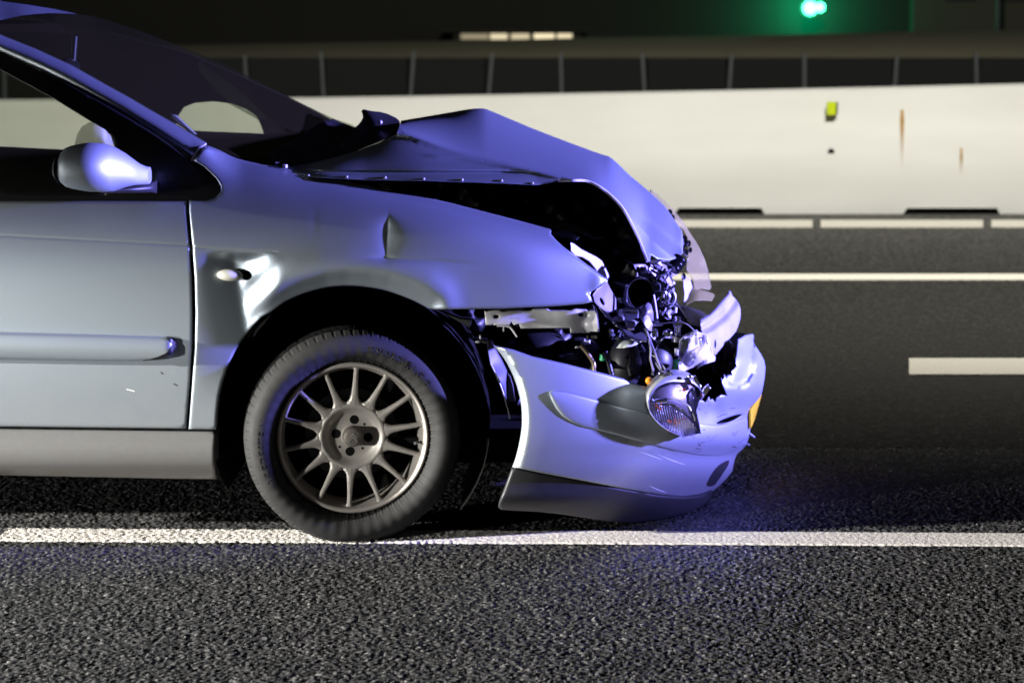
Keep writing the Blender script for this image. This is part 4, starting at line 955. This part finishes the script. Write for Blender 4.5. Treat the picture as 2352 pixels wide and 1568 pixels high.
# dark lower valance
VAL = Q('2', (330, 1103), (550, 1148), (800, 1195), (1100, 1253), (1300, 1286), (1460, 1300), (1560, 1290), (1650, 1262), (1645, 1290), (1600, 1350), (1550, 1378), (1500, 1402), (1400, 1430), (1300, 1450), (1200, 1462), (1100, 1470), (980, 1462), (850, 1442), (650, 1412), (500, 1396), (300, 1386), (255, 1382), (236, 1366), (245, 1330), (280, 1240))
_vx = nspl([1070, 1130, 1160, 1180, 1205], [1685, 1642, 1622, 1585, 1500])
def val_depth(px, py):
    t = np.clip((px - 1120) / (_bx(np.minimum(py, 1135)) - 1105), 0, .9995); n = 2.1
    return .008 + .87 * (1 - (1 - t ** n) ** (1 / n)) + .06 * sstep(1130, 1200, py) - .012 * np.exp(-((py - 1150 - (px - 1150) * .08) / 25) ** 2)
panel('lower_valance', VAL, val_depth, VALANCE, car, sp=9, rnd=5, flange=.03, label='dark grey lower edge of the bumper')
# number plate, seen almost edge on
n0 = Q('g', (730, 1055), (732, 1238)); f0 = Q('g', (838, 905), (770, 1150))
P = [at(*n0[0], .66), at(*n0[1], .66), at(*f0[1], 1.14), at(*f0[0], 1.14)]
d = np.array([.006, 0, 0]); V = P + [p - d for p in P]
pl = mk('number_plate', V, [(0, 1, 2, 3), (4, 7, 6, 5), (0, 4, 5, 1), (2, 6, 7, 3), (1, 5, 6, 2), (0, 3, 7, 4)], YPLATE, car, sm=False)
for a, b in (((700, 1275), (765, 1325)), ((690, 1390), (722, 1402))):
    q = np.array(Q('g', a, b)); MB().tube(at(q[:, 0], q[:, 1], .7), .005, 6).obj('hanging_shard', BUMP, car)

# ================================================================== what the torn front lays bare
def plate(name, view, pts, Y, m, sp=6, rnd=2, flange=.01, holes=(), sm=True, label=None, kind=None, curve=False, parent=None):
    ol = Q(view, *pts)
    if curve: ol = smooth(ol, 3, True)
    if not isinstance(Y, (int, float)) and not callable(Y):
        x0, y0, sc_ = VIEW[view]; Y = rbf([(x0 + a * sc_, y0 + b_ * sc_, c) for a, b_, c in Y], 1e-5)
    return panel(name, ol, Y, m, parent or car, sp=sp, rnd=rnd, flange=flange, holes=[Q(view, *h) for h in holes], insets=(1, 2.5), sm=sm, label=label, kind=kind)
def cable(name, view, pts, Y, r, m, n=6, parent=None, sub=5, k=6):
    q = np.array(smooth(Q(view, *pts), sub)); Yv = np.interp(np.linspace(0, 1, len(q)), np.linspace(0, 1, len(Y)), Y) if not isinstance(Y, (int, float)) else np.full(len(q), Y)
    return MB().tube(at(q[:, 0], q[:, 1], Yv), r, k).obj(name, m, parent or car)
ENG = mat('dark_engine_plastic', (.012, .012, .014), .5, 0, 0, var=.4, vscale=25)
# dark mass of the engine with its ducts
eng = [(690, 395), (1000, 405), (1282, 405), (1343, 412), (1400, 440), (1446, 492), (1478, 556), (1492, 604), (1545, 640), (1556, 700), (1585, 745), (1640, 760), (1690, 800), (1690, 900), (1600, 1010), (1150, 1010), (1090, 760), (1000, 690), (690, 560)]
def eng_depth(x, y):
    return .56 + .05 * np.sin(x * .031 + y * .012) * np.sin(y * .037 - x * .006) + .16 * sstep(1500, 1680, x) + .03 * np.sin(x * .11) * np.sin(y * .09) + .05 * sstep(620, 500, y)
panel('engine', eng, eng_depth, ENG, car, sp=9, rnd=0, flange=.5)
for (cx, cy, Y, rx, ry, rz) in ((1432, 838, .36, .055, .07, .085), (1330, 812, .40, .07, .06, .05), (1500, 830, .42, .06, .06, .07), (1235, 790, .45, .09, .08, .04)):
    MB().ball(at(cx, cy, Y), (rx, ry, rz), 20, 12).obj('engine_duct', ENG, car)
cable('hose', 'a', [(1150, 1280), (1180, 1350), (1175, 1420), (1150, 1480), (1165, 1568)], .28, .006, PLASTIC)
plate('horn_bowl', 'b', [(1310, 880), (1420, 850), (1600, 830), (1720, 830), (1800, 870), (1880, 980), (1885, 1120), (1640, 1060), (1700, 1010), (1680, 950), (1600, 930), (1450, 940)], [(1310, 880, .30), (1600, 830, .34), (1880, 980, .26), (1885, 1120, .22), (1700, 990, .34), (1640, 1060, .27)], mat('grey_casting', (.14, .13, .15), .45, .3, 0, var=.25, vscale=30), sp=5)
cable('copper_pipe', 'b', [(1660, 700), (1760, 830), (1830, 930), (1865, 1020), (1862, 1120)], .2, .006, mat('tan_pipe', (.34, .26, .17), .35, .5), k=8)
plate('lamp_bracket_clip', 'b', [(1562, 762), (1575, 725), (1610, 722), (1648, 750)], .16, FOIL, sp=4)
plate('lamp_bracket_clip', 'b', [(1708, 655), (1720, 605), (1740, 640), (1806, 628), (1808, 690)], .18, FOIL, sp=4)
for x in (1760, 1832, 1865, 1893): MB().box(at(*Q('b', (x, 575))[0], .15), (.004 + .003 * (x > 1880), .01, .009)).obj('bright_terminal', CHROME, car, sm=False)
# ragged bracket below the wing
plate('wing_bracket', 'b', [(150, 168), (165, 180), (390, 165), (432, 182), (880, 172), (912, 145), (1140, 140), (1172, 166), (1515, 165), (1560, 140), (1745, 150), (1772, 180), (1815, 170), (1872, 170), (1900, 210), (1938, 482), (1930, 495), (1800, 488), (1800, 508), (1720, 512), (1712, 500), (1700, 512), (1580, 514), (1572, 492), (1560, 516), (1498, 518), (1490, 436), (720, 446), (690, 372), (608, 392), (572, 340), (545, 392), (292, 392), (284, 370), (270, 392), (168, 392)],
      [(150, 168, .10), (160, 390, .10), (700, 300, .105), (700, 160, .125), (1200, 300, .11), (1600, 200, .115), (1600, 500, .11), (1820, 250, .13), (1800, 480, .125), (1880, 200, .085), (1925, 480, .08), (1850, 330, .085)], STEEL, sp=6, rnd=2, flange=.012,
      holes=[[(292, 245), (310, 234), (360, 234), (376, 250), (374, 275), (355, 288), (310, 288), (292, 275)], [(1616, 222), (1635, 208), (1680, 208), (1700, 220), (1698, 250), (1680, 262), (1640, 262), (1618, 250)]])
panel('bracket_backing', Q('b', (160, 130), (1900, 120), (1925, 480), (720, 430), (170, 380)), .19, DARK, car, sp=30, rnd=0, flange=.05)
cable('bracket_tongue', 'b', [(340, 402), (440, 402), (500, 408), (550, 425), (590, 470), (625, 520), (662, 572)], .105, [.0025] * 30 + [.0055], STEEL)  if False else cable('bracket_tongue', 'b', [(340, 402), (440, 402), (500, 408), (550, 425), (590, 470), (625, 520), (662, 572)], .105, .0035, STEEL)
MB().box(at(*Q('b', (445, 440))[0], .105), (.004, .006, .018)).obj('bracket_pin', STEEL, car, sm=False)
cable('bracket_seam', 'b', [(1830, 15), (1880, 120), (1912, 250), (1938, 490)], [.10, .085, .08, .078], .0028, CHROME)
# flaps of the slam panel behind the wing
INW = mat('primed_inner_panel', (.22, .20, .23), .5, .3, .1, var=.3, vscale=22)
plate('inner_wing_flap', '1', [(100, 128), (250, 122), (380, 130), (460, 150), (540, 180), (620, 215), (680, 240), (706, 268), (735, 288), (770, 286), (800, 284), (826, 296), (800, 300), (740, 310), (705, 290), (690, 275), (600, 250), (480, 235), (300, 200), (150, 165)], [(100, 128, .34), (540, 180, .33), (820, 295, .40), (480, 235, .28), (700, 285, .34), (250, 180, .29)], INW, sp=5)
plate('inner_wing_tab', '1', [(395, 262), (440, 240), (540, 236), (600, 270), (625, 292), (600, 318), (560, 312), (520, 296), (470, 290), (420, 275)], .24, STEELD, sp=4)
plate('lamp_panel', '1', [(555, 335), (580, 345), (640, 390), (700, 420), (760, 450), (800, 480), (822, 520), (850, 580), (856, 598), (840, 625), (832, 590), (815, 540), (800, 515), (770, 545), (762, 560), (740, 528), (700, 480), (645, 447), (590, 438), (556, 400)], [(555, 335, .13), (640, 390, .17), (760, 450, .25), (720, 490, .23), (590, 438, .15), (822, 520, .29), (850, 598, .31)], FOIL, sp=4, rnd=2, flange=.015, label='bare white metal edge of the lamp opening')
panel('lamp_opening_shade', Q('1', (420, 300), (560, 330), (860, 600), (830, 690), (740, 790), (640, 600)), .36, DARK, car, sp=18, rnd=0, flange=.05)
plate('slotted_bracket', '1', [(820, 640), (838, 642), (862, 690), (892, 740), (925, 800), (952, 855), (930, 862), (880, 886), (800, 862), (742, 800), (728, 745), (760, 700), (800, 672)], [(820, 640, .17), (870, 700, .24), (940, 850, .30), (800, 860, .20), (735, 760, .14), (830, 740, .21), (890, 800, .26)], INW, sp=4, rnd=2, flange=.02, holes=[[(780, 772), (792, 764), (806, 782), (820, 815), (812, 828), (798, 818), (786, 798)]], label='bent grey bracket with a slot')
plate('lower_arm', '1', [(765, 825), (800, 850), (850, 888), (905, 960), (960, 1010), (1015, 1075), (1080, 1092), (1150, 1100), (1152, 1110), (1080, 1108), (1008, 1092), (950, 1030), (880, 955), (830, 920), (795, 870)], [(765, 825, .16), (900, 960, .16), (1010, 1085, .15), (1150, 1105, .18)], CHROME, sp=4, rnd=2, flange=.012, label='shiny bent strut edge')
plate('lower_arm', '1', [(880, 960), (960, 985), (1010, 990), (1100, 1000), (1140, 1010), (1152, 1098), (1060, 1085), (1000, 1060), (930, 1000)], [(880, 960, .20), (1140, 1010, .24), (1150, 1098, .19), (1000, 1060, .18)], STEELD, sp=5, label='dark tray inside the bent strut')
plate('lamp_bowl', '1', [(888, 1140), (930, 1132), (972, 1105), (1010, 1100), (1060, 1104), (1110, 1108), (1085, 1128), (1030, 1148), (960, 1160), (900, 1160)], [(888, 1140, .22), (1110, 1108, .22), (1000, 1100, .20), (980, 1160, .17)], mat('pale_plastic', (.42, .45, .40), .4), sp=4, curve=False)
# round duct where the lamp sat
def duct():
    c = at(*Q('a', (1275, 545))[0], .30); ax = np.array([.35, -.93, .08]); ax /= np.linalg.norm(ax)
    u = np.cross(ax, [0, 0, 1]); u /= np.linalg.norm(u); w = np.cross(u, ax); V = []; F = []; n = 40
    prof = [(.046, .10), (.046, .0), (.043, -.012), (.040, -.010), (.039, .0), (.036, .10), (.0, .10)]
    for k in range(n):
        a = 2 * math.pi * k / n
        for r, d in prof: V.append(c + (math.cos(a) * u + math.sin(a) * w * 1.12) * r * (1 + .03 * math.sin(3 * a)) - ax * d * 1.0 + 0 * ax)
    m = len(prof)
    for k in range(n):
        k2 = (k + 1) % n
        for j in range(m - 1): F.append((k*m+j, k*m+j+1, k2*m+j+1, k2*m+j))
    mk('lamp_duct', V, F, mat('glossy_black_plastic', (.010, .010, .012), .18, 0, .6), car)
duct()
plate('duct_cup', 'a', [(1085, 540), (1100, 480), (1160, 425), (1130, 500), (1125, 640), (1170, 700), (1240, 720), (1330, 690), (1290, 740), (1180, 742), (1100, 700), (1080, 620)], .255, STEELD, sp=4, rnd=1.5)
plate('lamp_connector', 'a', [(1085, 745), (1265, 745), (1270, 800), (1262, 900), (1190, 870), (1120, 880), (1085, 840)], [(1085, 745, .24), (1265, 745, .24), (1262, 900, .22), (1085, 840, .22)], STEELD, sp=4, rnd=2, flange=.05)
for y in (752, 785): cable('connector_rib', 'a', [(1088, y), (1180, y), (1262, y)], .232, .0025, CHROME)
plate('lamp_connector', 'a', [(1112, 915), (1225, 912), (1232, 945), (1205, 960), (1212, 1000), (1170, 1010), (1125, 1005), (1118, 950)], .20, INW, sp=4, rnd=2, flange=.04)
plate('lamp_connector', 'a', [(948, 850), (1020, 842), (1075, 880), (1040, 905), (955, 895)], .24, INW, sp=4, rnd=2, flange=.04)
plate('duct_side', 'a', [(1270, 760), (1330, 700), (1400, 640), (1430, 700), (1452, 780), (1455, 900), (1400, 870), (1340, 860), (1300, 840)], [(1270, 760, .27), (1400, 640, .31), (1455, 900, .30), (1340, 860, .25), (1380, 760, .25)], INW, sp=4, rnd=2, flange=.02)
plate('torn_connector', 'a', [(1300, 870), (1340, 825), (1378, 812), (1412, 850), (1440, 930), (1432, 1020), (1385, 1000), (1345, 940)], [(1300, 870, .21), (1378, 812, .25), (1440, 930, .23), (1432, 1020, .19), (1360, 900, .19), (1400, 940, .23)], FOIL, sp=4, rnd=1.5, flange=.03)
# radiator support: vertical bars and torn pieces
plate('radiator_support', 'a', [(1430, 400), (1500, 390), (1545, 430), (1550, 600), (1540, 820), (1500, 860), (1460, 820), (1450, 620)], .44, PLASTIC, sp=7)
cable('support_rod', 'a', [(1445, 560), (1470, 700), (1490, 860)], .34, .006, INW)
plate('support_web', 'a', [(1070, 108), (1110, 120), (1190, 152), (1270, 160), (1350, 180), (1390, 215), (1390, 260), (1330, 230), (1290, 215), (1262, 230), (1260, 330), (1248, 330), (1240, 260), (1220, 230), (1200, 180), (1120, 140)], [(1070, 108, .42), (1390, 240, .46), (1260, 330, .40), (1300, 180, .43)], INW, sp=4, rnd=1.5)
plate('support_web', 'a', [(1262, 230), (1330, 240), (1400, 270), (1420, 330), (1380, 370), (1320, 350), (1270, 335)], .47, STEELD, sp=5)
plate('grille_mount', 'a', [(1500, 160), (1560, 130), (1660, 150), (1650, 230), (1720, 260), (1780, 240), (1760, 300), (1680, 350), (1600, 390), (1590, 300), (1560, 220)], [(1500, 160, .60), (1660, 150, .64), (1780, 240, .72), (1600, 390, .58), (1650, 290, .66)], INW, sp=4, rnd=2)
plate('bonnet_catch', 'a', [(1425, 70), (1450, 60), (1490, 75), (1478, 130), (1440, 148), (1418, 130)], .40, CHROME, sp=3, rnd=1.5)
plate('bonnet_catch', 'a', [(1545, 140), (1600, 148), (1655, 152), (1650, 205), (1600, 185), (1555, 170)], .50, FOIL, sp=3, rnd=1.5)
# ribbed intake hose hanging under the bonnet nose
def coil():
    a = at(*Q('d', (700, 1040))[0], .52); b = at(*Q('d', (595, 1195))[0], .50); n = 70; t = np.linspace(0, 1, n)
    P = a + (b - a) * t[:, None]; r = .0195 + .003 * np.sin(t * 2 * math.pi * 9); MB().tube(P, r, 18).obj('ribbed_hose', mat('black_rubber_hose', (.02, .02, .03), .3, 0, .3), car)
coil()
cable('cable_loop', 'a', [(1600, 520), (1560, 560), (1540, 640), (1560, 700), (1600, 640), (1610, 560), (1590, 500)], .42, .0045, CHROME)
cable('cable_loop', 'a', [(1630, 520), (1690, 520), (1722, 570), (1715, 640), (1660, 700), (1600, 725)], .44, .0045, STEEL)
cable('cable_loop', 'a', [(1640, 540), (1660, 600), (1640, 680), (1590, 780), (1560, 815)], .43, .004, CHROME)
# far headlamp and the pieces round it
plate('far_headlamp', 'd', [(330, 190), (380, 230), (450, 290), (520, 355), (600, 430), (680, 525), (740, 600), (800, 700), (840, 765), (880, 820), (925, 895), (960, 970), (995, 1045), (1020, 1120), (1042, 1200), (1060, 1280), (1080, 1390), (1075, 1430), (1050, 1442), (960, 1425), (880, 1440), (862, 1390), (855, 1330), (820, 1260), (775, 1200), (768, 1150), (775, 1090), (790, 1020), (800, 950), (795, 900), (790, 850), (770, 760), (740, 700), (680, 630), (610, 560), (560, 500), (500, 440), (440, 370), (380, 310), (320, 230)],
      [(330, 190, 1.35), (600, 430, 1.30), (880, 820, 1.34), (1080, 1390, 1.45), (880, 1440, 1.20), (770, 1150, 1.12), (800, 950, 1.15), (610, 560, 1.22), (930, 1150, 1.20), (320, 230, 1.32)], FARLENS, sp=6, rnd=3, flange=.05, label='hazy headlamp on the far side')
plate('far_lamp_flap', 'a', [(1880, 470), (1960, 480), (2050, 505), (2120, 520), (2220, 558), (2215, 590), (2185, 640), (2080, 630), (1960, 640), (1850, 700), (1840, 640)], [(1880, 470, 1.15), (2220, 558, 1.20), (2185, 640, 1.14), (1850, 700, 1.05), (2000, 560, 1.10)], FARLENS, sp=5, rnd=2, flange=.02)
plate('far_lamp_bracket', 'a', [(1822, 330), (1850, 320), (1905, 350), (1925, 400), (1945, 470), (1905, 540), (1880, 620), (1850, 715), (1838, 700), (1845, 540)], [(1822, 330, 1.0), (1945, 470, 1.05), (1850, 715, .95), (1890, 430, .98)], FOIL, sp=4, rnd=2, flange=.02)
for x, y, r in ((745, 815, .012), (750, 860, .010), (765, 970, .009), (720, 920, .012), (800, 858, .008), (818, 940, .007), (735, 1275, .008), (560, 480, .010), (590, 545, .010)):
    MB().ball(at(*Q('d', (x, y))[0], .95), (r, r, r * 1.4), 7, 5).obj('bright_fragment', CHROME, car, sm=False)
# crash beam, bent forward
_bd = rbf([(1148.4 + a_ * .29297, 459.4 + b_ * .29297, c_) for a_, b_, c_ in [(1575, 945, .42), (1690, 862, .60), (1800, 722, .95), (1885, 850, .95), (1870, 980, .86), (1690, 1215, .46), (1600, 1060, .36), (1640, 1010, .44), (1740, 930, .64), (1840, 820, .92), (1720, 1050, .50), (1800, 970, .68), (1690, 955, .54)]], 1e-5)
def beam_depth(x, y):
    d = seg_dist(np.stack([x, y], 1), Q('1', (1590, 1015), (1650, 985), (1740, 915), (1800, 855), (1850, 775)), closed=False)
    return _bd(x, y) + .035 * np.exp(-(d / 6.5) ** 2) - .012 * np.exp(-((d - 14) / 6) ** 2)
plate('crash_beam', '1', [(1575, 945), (1610, 922), (1645, 902), (1690, 862), (1730, 815), (1765, 775), (1795, 735), (1800, 720), (1812, 722), (1822, 752), (1850, 780), (1872, 812), (1885, 850), (1888, 890), (1884, 930), (1870, 980), (1850, 1030), (1820, 1065), (1775, 1115), (1735, 1160), (1690, 1215), (1665, 1190), (1640, 1150), (1620, 1100), (1600, 1060), (1580, 1025), (1575, 985)],
      beam_depth, BEAM, sp=5, rnd=4, flange=.03, holes=[[(1680, 1130), (1682, 1105), (1688, 1095), (1694, 1106), (1696, 1130), (1692, 1158), (1686, 1165), (1681, 1155)]], label='bent silvery crash beam')
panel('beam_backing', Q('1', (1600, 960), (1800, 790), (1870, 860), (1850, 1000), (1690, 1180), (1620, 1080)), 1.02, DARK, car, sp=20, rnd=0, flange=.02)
# rusty cooler pieces behind the bumper skin
for pts in ([(470, 470), (500, 430), (520, 425), (512, 520), (475, 535)], [(540, 470), (565, 450), (570, 520), (545, 550)], [(520, 590), (575, 590), (570, 640), (530, 690), (500, 700)]):
    plate('cooler_fin', 'g', pts, .62, BROWN, sp=5)
# crumpled white cover
def crum(x, y):
    a = np.floor((x + y * .4) / 17.0); b_ = np.floor((y - x * .3) / 14.0)
    return .27 + (x - 1590) * .0009 + .035 * np.sin(x * .075 + 1.3 + .03 * y) * np.sin(y * .09 + .4) + .012 * np.sin(x * .19 + y * .11)
plate('crumpled_cover', '1', [(1408, 1105), (1440, 1075), (1490, 1058), (1500, 1040), (1545, 1018), (1560, 1040), (1600, 1048), (1628, 1085), (1650, 1130), (1665, 1180), (1690, 1232), (1685, 1262), (1640, 1275), (1600, 1290), (1560, 1312), (1545, 1325), (1550, 1300), (1490, 1320), (1430, 1350), (1420, 1370), (1405, 1340), (1400, 1280), (1405, 1200)], crum, FOIL, sp=4.5, rnd=2, flange=.02, sm=False, label='crumpled white plastic cover')
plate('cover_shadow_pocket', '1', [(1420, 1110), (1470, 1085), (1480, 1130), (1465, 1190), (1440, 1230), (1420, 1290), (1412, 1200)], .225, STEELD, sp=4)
for pts in ([(1530, 1060), (1548, 1058), (1552, 1130), (1530, 1140)], [(1560, 1090), (1580, 1085), (1590, 1150), (1570, 1150)], [(1605, 1045), (1622, 1060), (1640, 1130), (1622, 1135)]):
    plate('cover_rib', '1', pts, .20, FOIL, sp=3, rnd=1.5, flange=.03)
# bolts, clamps, rods
b0 = at(*Q('1', (1392, 1030))[0], .30)
mb = MB(); mb.tube([b0 + [0, 0, -.03], b0 + [0, 0, .045]], .010, 12); mb.tube([b0 + [0, 0, .02], b0 + [0, 0, .034]], .016, 6); mb.tube([b0 + [0, 0, -.03], b0 + [0, 0, -.015]], .019, 12); mb.obj('clamp_bolt', CHROME, car)
MB().box(at(*Q('1', (1390, 972))[0], .30), (.022, .022, .016)).obj('clamp_nut', STEEL, car, sm=False)
MB().ball(at(*Q('1', (1322, 1042))[0], .27), (.013, .013, .012), 10, 8).box(at(*Q('1', (1305, 1050))[0], .26), (.02, .02, .012), (0, .4, 0)).obj('clamp_joint', CHROME, car)
cable('bent_strip', '1', [(1214, 1172), (1235, 1130), (1262, 1092), (1290, 1075), (1340, 1078)], [.20, .22, .26], .0045, CHROME)
cable('clamp_rod', '1', [(1340, 1072), (1400, 1075), (1450, 1065), (1500, 1045)], .28, .005, STEEL)
plate('white_tag', '1', [(1368, 1165), (1400, 1162), (1400, 1215), (1372, 1222)], .25, FOIL, sp=4)
MB().tube([at(*Q('1', (1382, 1252))[0], .25), at(*Q('1', (1382, 1330))[0], .25)], .011, 10).obj('connector', GREENC, car, label='green cable connector beside the white cover')
MB().tube([at(*Q('1', (1382, 1328))[0], .25), at(*Q('1', (1384, 1372))[0], .25)], .012, 10).obj('cable_boot', PLASTIC, car)
MB().tube([at(*Q('1', (810, 1212))[0], .24), at(*Q('1', (803, 1258))[0], .24)], .010, 10).obj('connector', GREENC, car, label='green cable connector behind the bumper edge')
cable('cooling_hose', 'b', [(2040, 800), (2080, 920), (2110, 1040), (2150, 1190)], .22, .0075, PLASTIC, k=10)
# wires down to the dangling headlamp
for i, (pts, r) in enumerate((([(1110, 950), (1150, 1030), (1172, 1120), (1180, 1180), (1178, 1240), (1192, 1300), (1200, 1370)], .0026), ([(1135, 985), (1160, 1060), (1190, 1140), (1215, 1200), (1235, 1260), (1262, 1325), (1275, 1345)], .0036), ([(1165, 1230), (1185, 1218), (1215, 1228), (1250, 1265), (1285, 1310), (1300, 1335)], .0020), ([(1195, 1300), (1205, 1330), (1190, 1365)], .0020), ([(1215, 1270), (1255, 1335)], .0018), ([(1100, 985), (1180, 985), (1275, 982)], .0022), ([(1200, 975), (1350, 960), (1450, 965), (1510, 1010), (1540, 1040)], .0018))):
    cable('wire', '1', pts, [.24, .18, .13] if i < 5 else .24, r, WIRE)
# many small broken bits too small to tell apart
def bits():
    mb = [MB(), MB(), MB()]; rg = np.random.default_rng(5)
    for _ in range(130):
        x = rg.uniform(1320, 1730); y = rg.uniform(190, 860)
        if y < 480 and x < 1420: continue
        if 1080 < x < 1440 and 420 < y < 700: continue
        p = at(*Q('a', (x, y))[0], rg.uniform(.40, .62)); k = rg.choice([0, 1, 1, 2, 2]); L = rg.uniform(.008, .035)
        mb[k].box(p, (rg.uniform(.002, .008), rg.uniform(.004, .02), L), tuple(rg.uniform(-1.2, 1.2, 3)))
    for _ in range(40):
        x = rg.uniform(900, 1500); y = rg.uniform(1020, 1250); p = at(*Q('a', (x, y))[0], rg.uniform(.33, .5)); mb[2].box(p, (rg.uniform(.003, .01), .01, rg.uniform(.01, .04)), tuple(rg.uniform(-1.2, 1.2, 3)))
    for m_, mt in zip(mb, (CHROME, INW, STEELD)): m_.obj('broken_bits', mt, car, sm=False, kind='stuff')
bits()

# ---- the headlamp torn out and hanging in front of the bumper
HO = smooth([(275, 620), (283, 560), (330, 480), (420, 390), (520, 335), (640, 310), (760, 325), (830, 352), (900, 410), (950, 490), (992, 572)], 3)[:-1] + [(992, 572), (985, 590), (940, 640), (905, 750), (915, 830), (935, 920), (958, 1050), (905, 1048), (860, 1078), (800, 1075), (735, 1100), (690, 1080)] + smooth([(610, 1045), (540, 1010), (450, 950), (380, 880), (320, 800), (288, 720)], 3)
LO = smooth([(302, 650), (330, 565), (400, 475), (480, 428), (560, 407), (640, 400), (740, 404), (830, 412), (900, 455), (958, 512), (980, 572)], 3)[:-1] + [(978, 575), (930, 640), (895, 745), (905, 835), (925, 925), (945, 1040), (860, 1062), (735, 1086)] + smooth([(690, 1066), (545, 1000), (390, 875), (306, 745)], 3)
hc = (1550, 930)
def lampY(x, y):
    r2 = ((x - 1548) / 78.0) ** 2 + ((y - 930) / 82.0) ** 2
    return .048 + .055 * np.minimum(r2, 1.4) + (x - 1548) * .0009
def lens_xy(pts): return Q('x', *pts)
lampo = panel('headlamp', lens_xy(HO), lampY, mat('headlamp_housing', (.30, .31, .33), .35, .3, .2, var=.1, vscale=30), car, sp=5, rnd=4, flange=.10, holes=[lens_xy(LO)], insets=(1, 2.5), label='broken headlamp hanging from its wires')
def flute(x, y):
    X = (x - 1435.5) / .18307; Yv = (y - 803.9) / .18307
    bnd = np.interp(X, [300, 400, 480, 600, 700, 780, 860, 930], [630, 655, 680, 720, 770, 830, 905, 1000])
    low = sstep(bnd - 4, bnd + 22, Yv)
    return lampY(x, y) + .034 - .012 * low + .0028 * low * np.sin((X - (Yv - 700) * .22) * 2 * math.pi / 29.0) + .018 * (1 - low) * np.sin(np.clip((Yv - 400) / 260, 0, 1) * math.pi)
REFL = mat('lamp_reflector', (.62, .60, .62), .30, 1.0, 0, var=.3, vscale=25)
nt = REFL.node_tree
panel('reflector', lens_xy(LO), flute, REFL, lampo, sp=1.6, rnd=0, flange=0)
panel('lens', lens_xy(LO), lambda x, y: lampY(x, y) - .002, HGLASS, lampo, sp=5, rnd=0, flange=0)
DKR = mat('lamp_dark_bezel', (.14, .125, .12), .35, .5, .3)
plate('bezel', 'x', [(330, 600), (430, 480), (560, 425), (700, 415), (830, 425), (880, 480), (850, 560), (800, 640), (830, 760), (860, 880), (800, 830), (740, 760), (640, 690), (520, 650), (400, 640)], lambda x, y: lampY(x, y) + .020, DKR, sp=4, parent=lampo)
MB().tube([at(*Q('x', (385, 640))[0], .05), at(*Q('x', (530, 625))[0], .045)], .008, 12).obj('bulb_holder', CHROME, lampo)
MB().ball(at(*Q('x', (560, 540))[0], .045), (.009, .006, .008), 10, 8).obj('bulb', HGLASS, lampo)
cable('bezel_edge', 'x', [(440, 640), (540, 610), (640, 620), (740, 660), (800, 700), (830, 760)], .045, .0022, STEEL, parent=lampo)
plate('chrome_divider', 'x', [(800, 560), (830, 500), (850, 560), (870, 680), (880, 800), (900, 900), (880, 900), (840, 780), (815, 680)], lambda x, y: lampY(x, y) + .008, CHROME, sp=3, rnd=1.5, parent=lampo)
rg = np.random.default_rng(3)
for (xa, ya, xb, yb, n) in ((685, 415, 745, 520, 10), (385, 690, 440, 750, 9), (540, 900, 770, 860, 9), (600, 940, 700, 900, 4), (840, 412, 800, 412, 2), (930, 560, 990, 560, 3), (540, 1015, 545, 1018, 1), (460, 680, 470, 690, 2)):
    for k in range(n):
        t = rg.uniform(0, 1); x = xa + (xb - xa) * t + rg.normal(0, 8); y = ya + (yb - ya) * t + rg.normal(0, 8); q = Q('x', (x, y))[0]
        MB().box(at(q[0], q[1], float(lampY(q[0], q[1])) + .010), (rg.uniform(.0015, .003), .003, rg.uniform(.002, .006)), tuple(rg.uniform(-.6, .6, 3))).obj('amber_glint', ORANGE, lampo, sm=False)  # orange chips stand in for amber reflections inside the lamp
plate('lamp_clip', 'x', [(425, 285), (455, 272), (480, 290), (520, 262), (570, 268), (605, 312), (570, 320), (560, 290), (500, 300), (480, 335), (440, 345)], .09, CHROME, sp=3, rnd=1.5, flange=.03, parent=lampo)
plate('lamp_fin', 'x', [(852, 335), (885, 328), (905, 350), (960, 470), (940, 480), (860, 380)], .10, CHROME, sp=3, rnd=1.5, flange=.02, parent=lampo)
plate('lamp_fin', 'x', [(975, 500), (1030, 440), (1050, 438), (1045, 470), (1070, 462), (1078, 478), (1030, 540), (1000, 570)], .12, CHROME, sp=3, rnd=1.5, flange=.015, parent=lampo)
MB().ball(at(*Q('x', (815, 330))[0], .09), (.008, .008, .006), 8, 6).obj('lamp_screw', CHROME, lampo)
MB().ball(at(*Q('x', (305, 385))[0], .16), (.012, .012, .012), 14, 10).tube([at(*Q('x', (300, 410))[0], .16), at(*Q('x', (330, 450))[0], .18)], .007, 8).obj('indicator_bulb', AMBER, car)
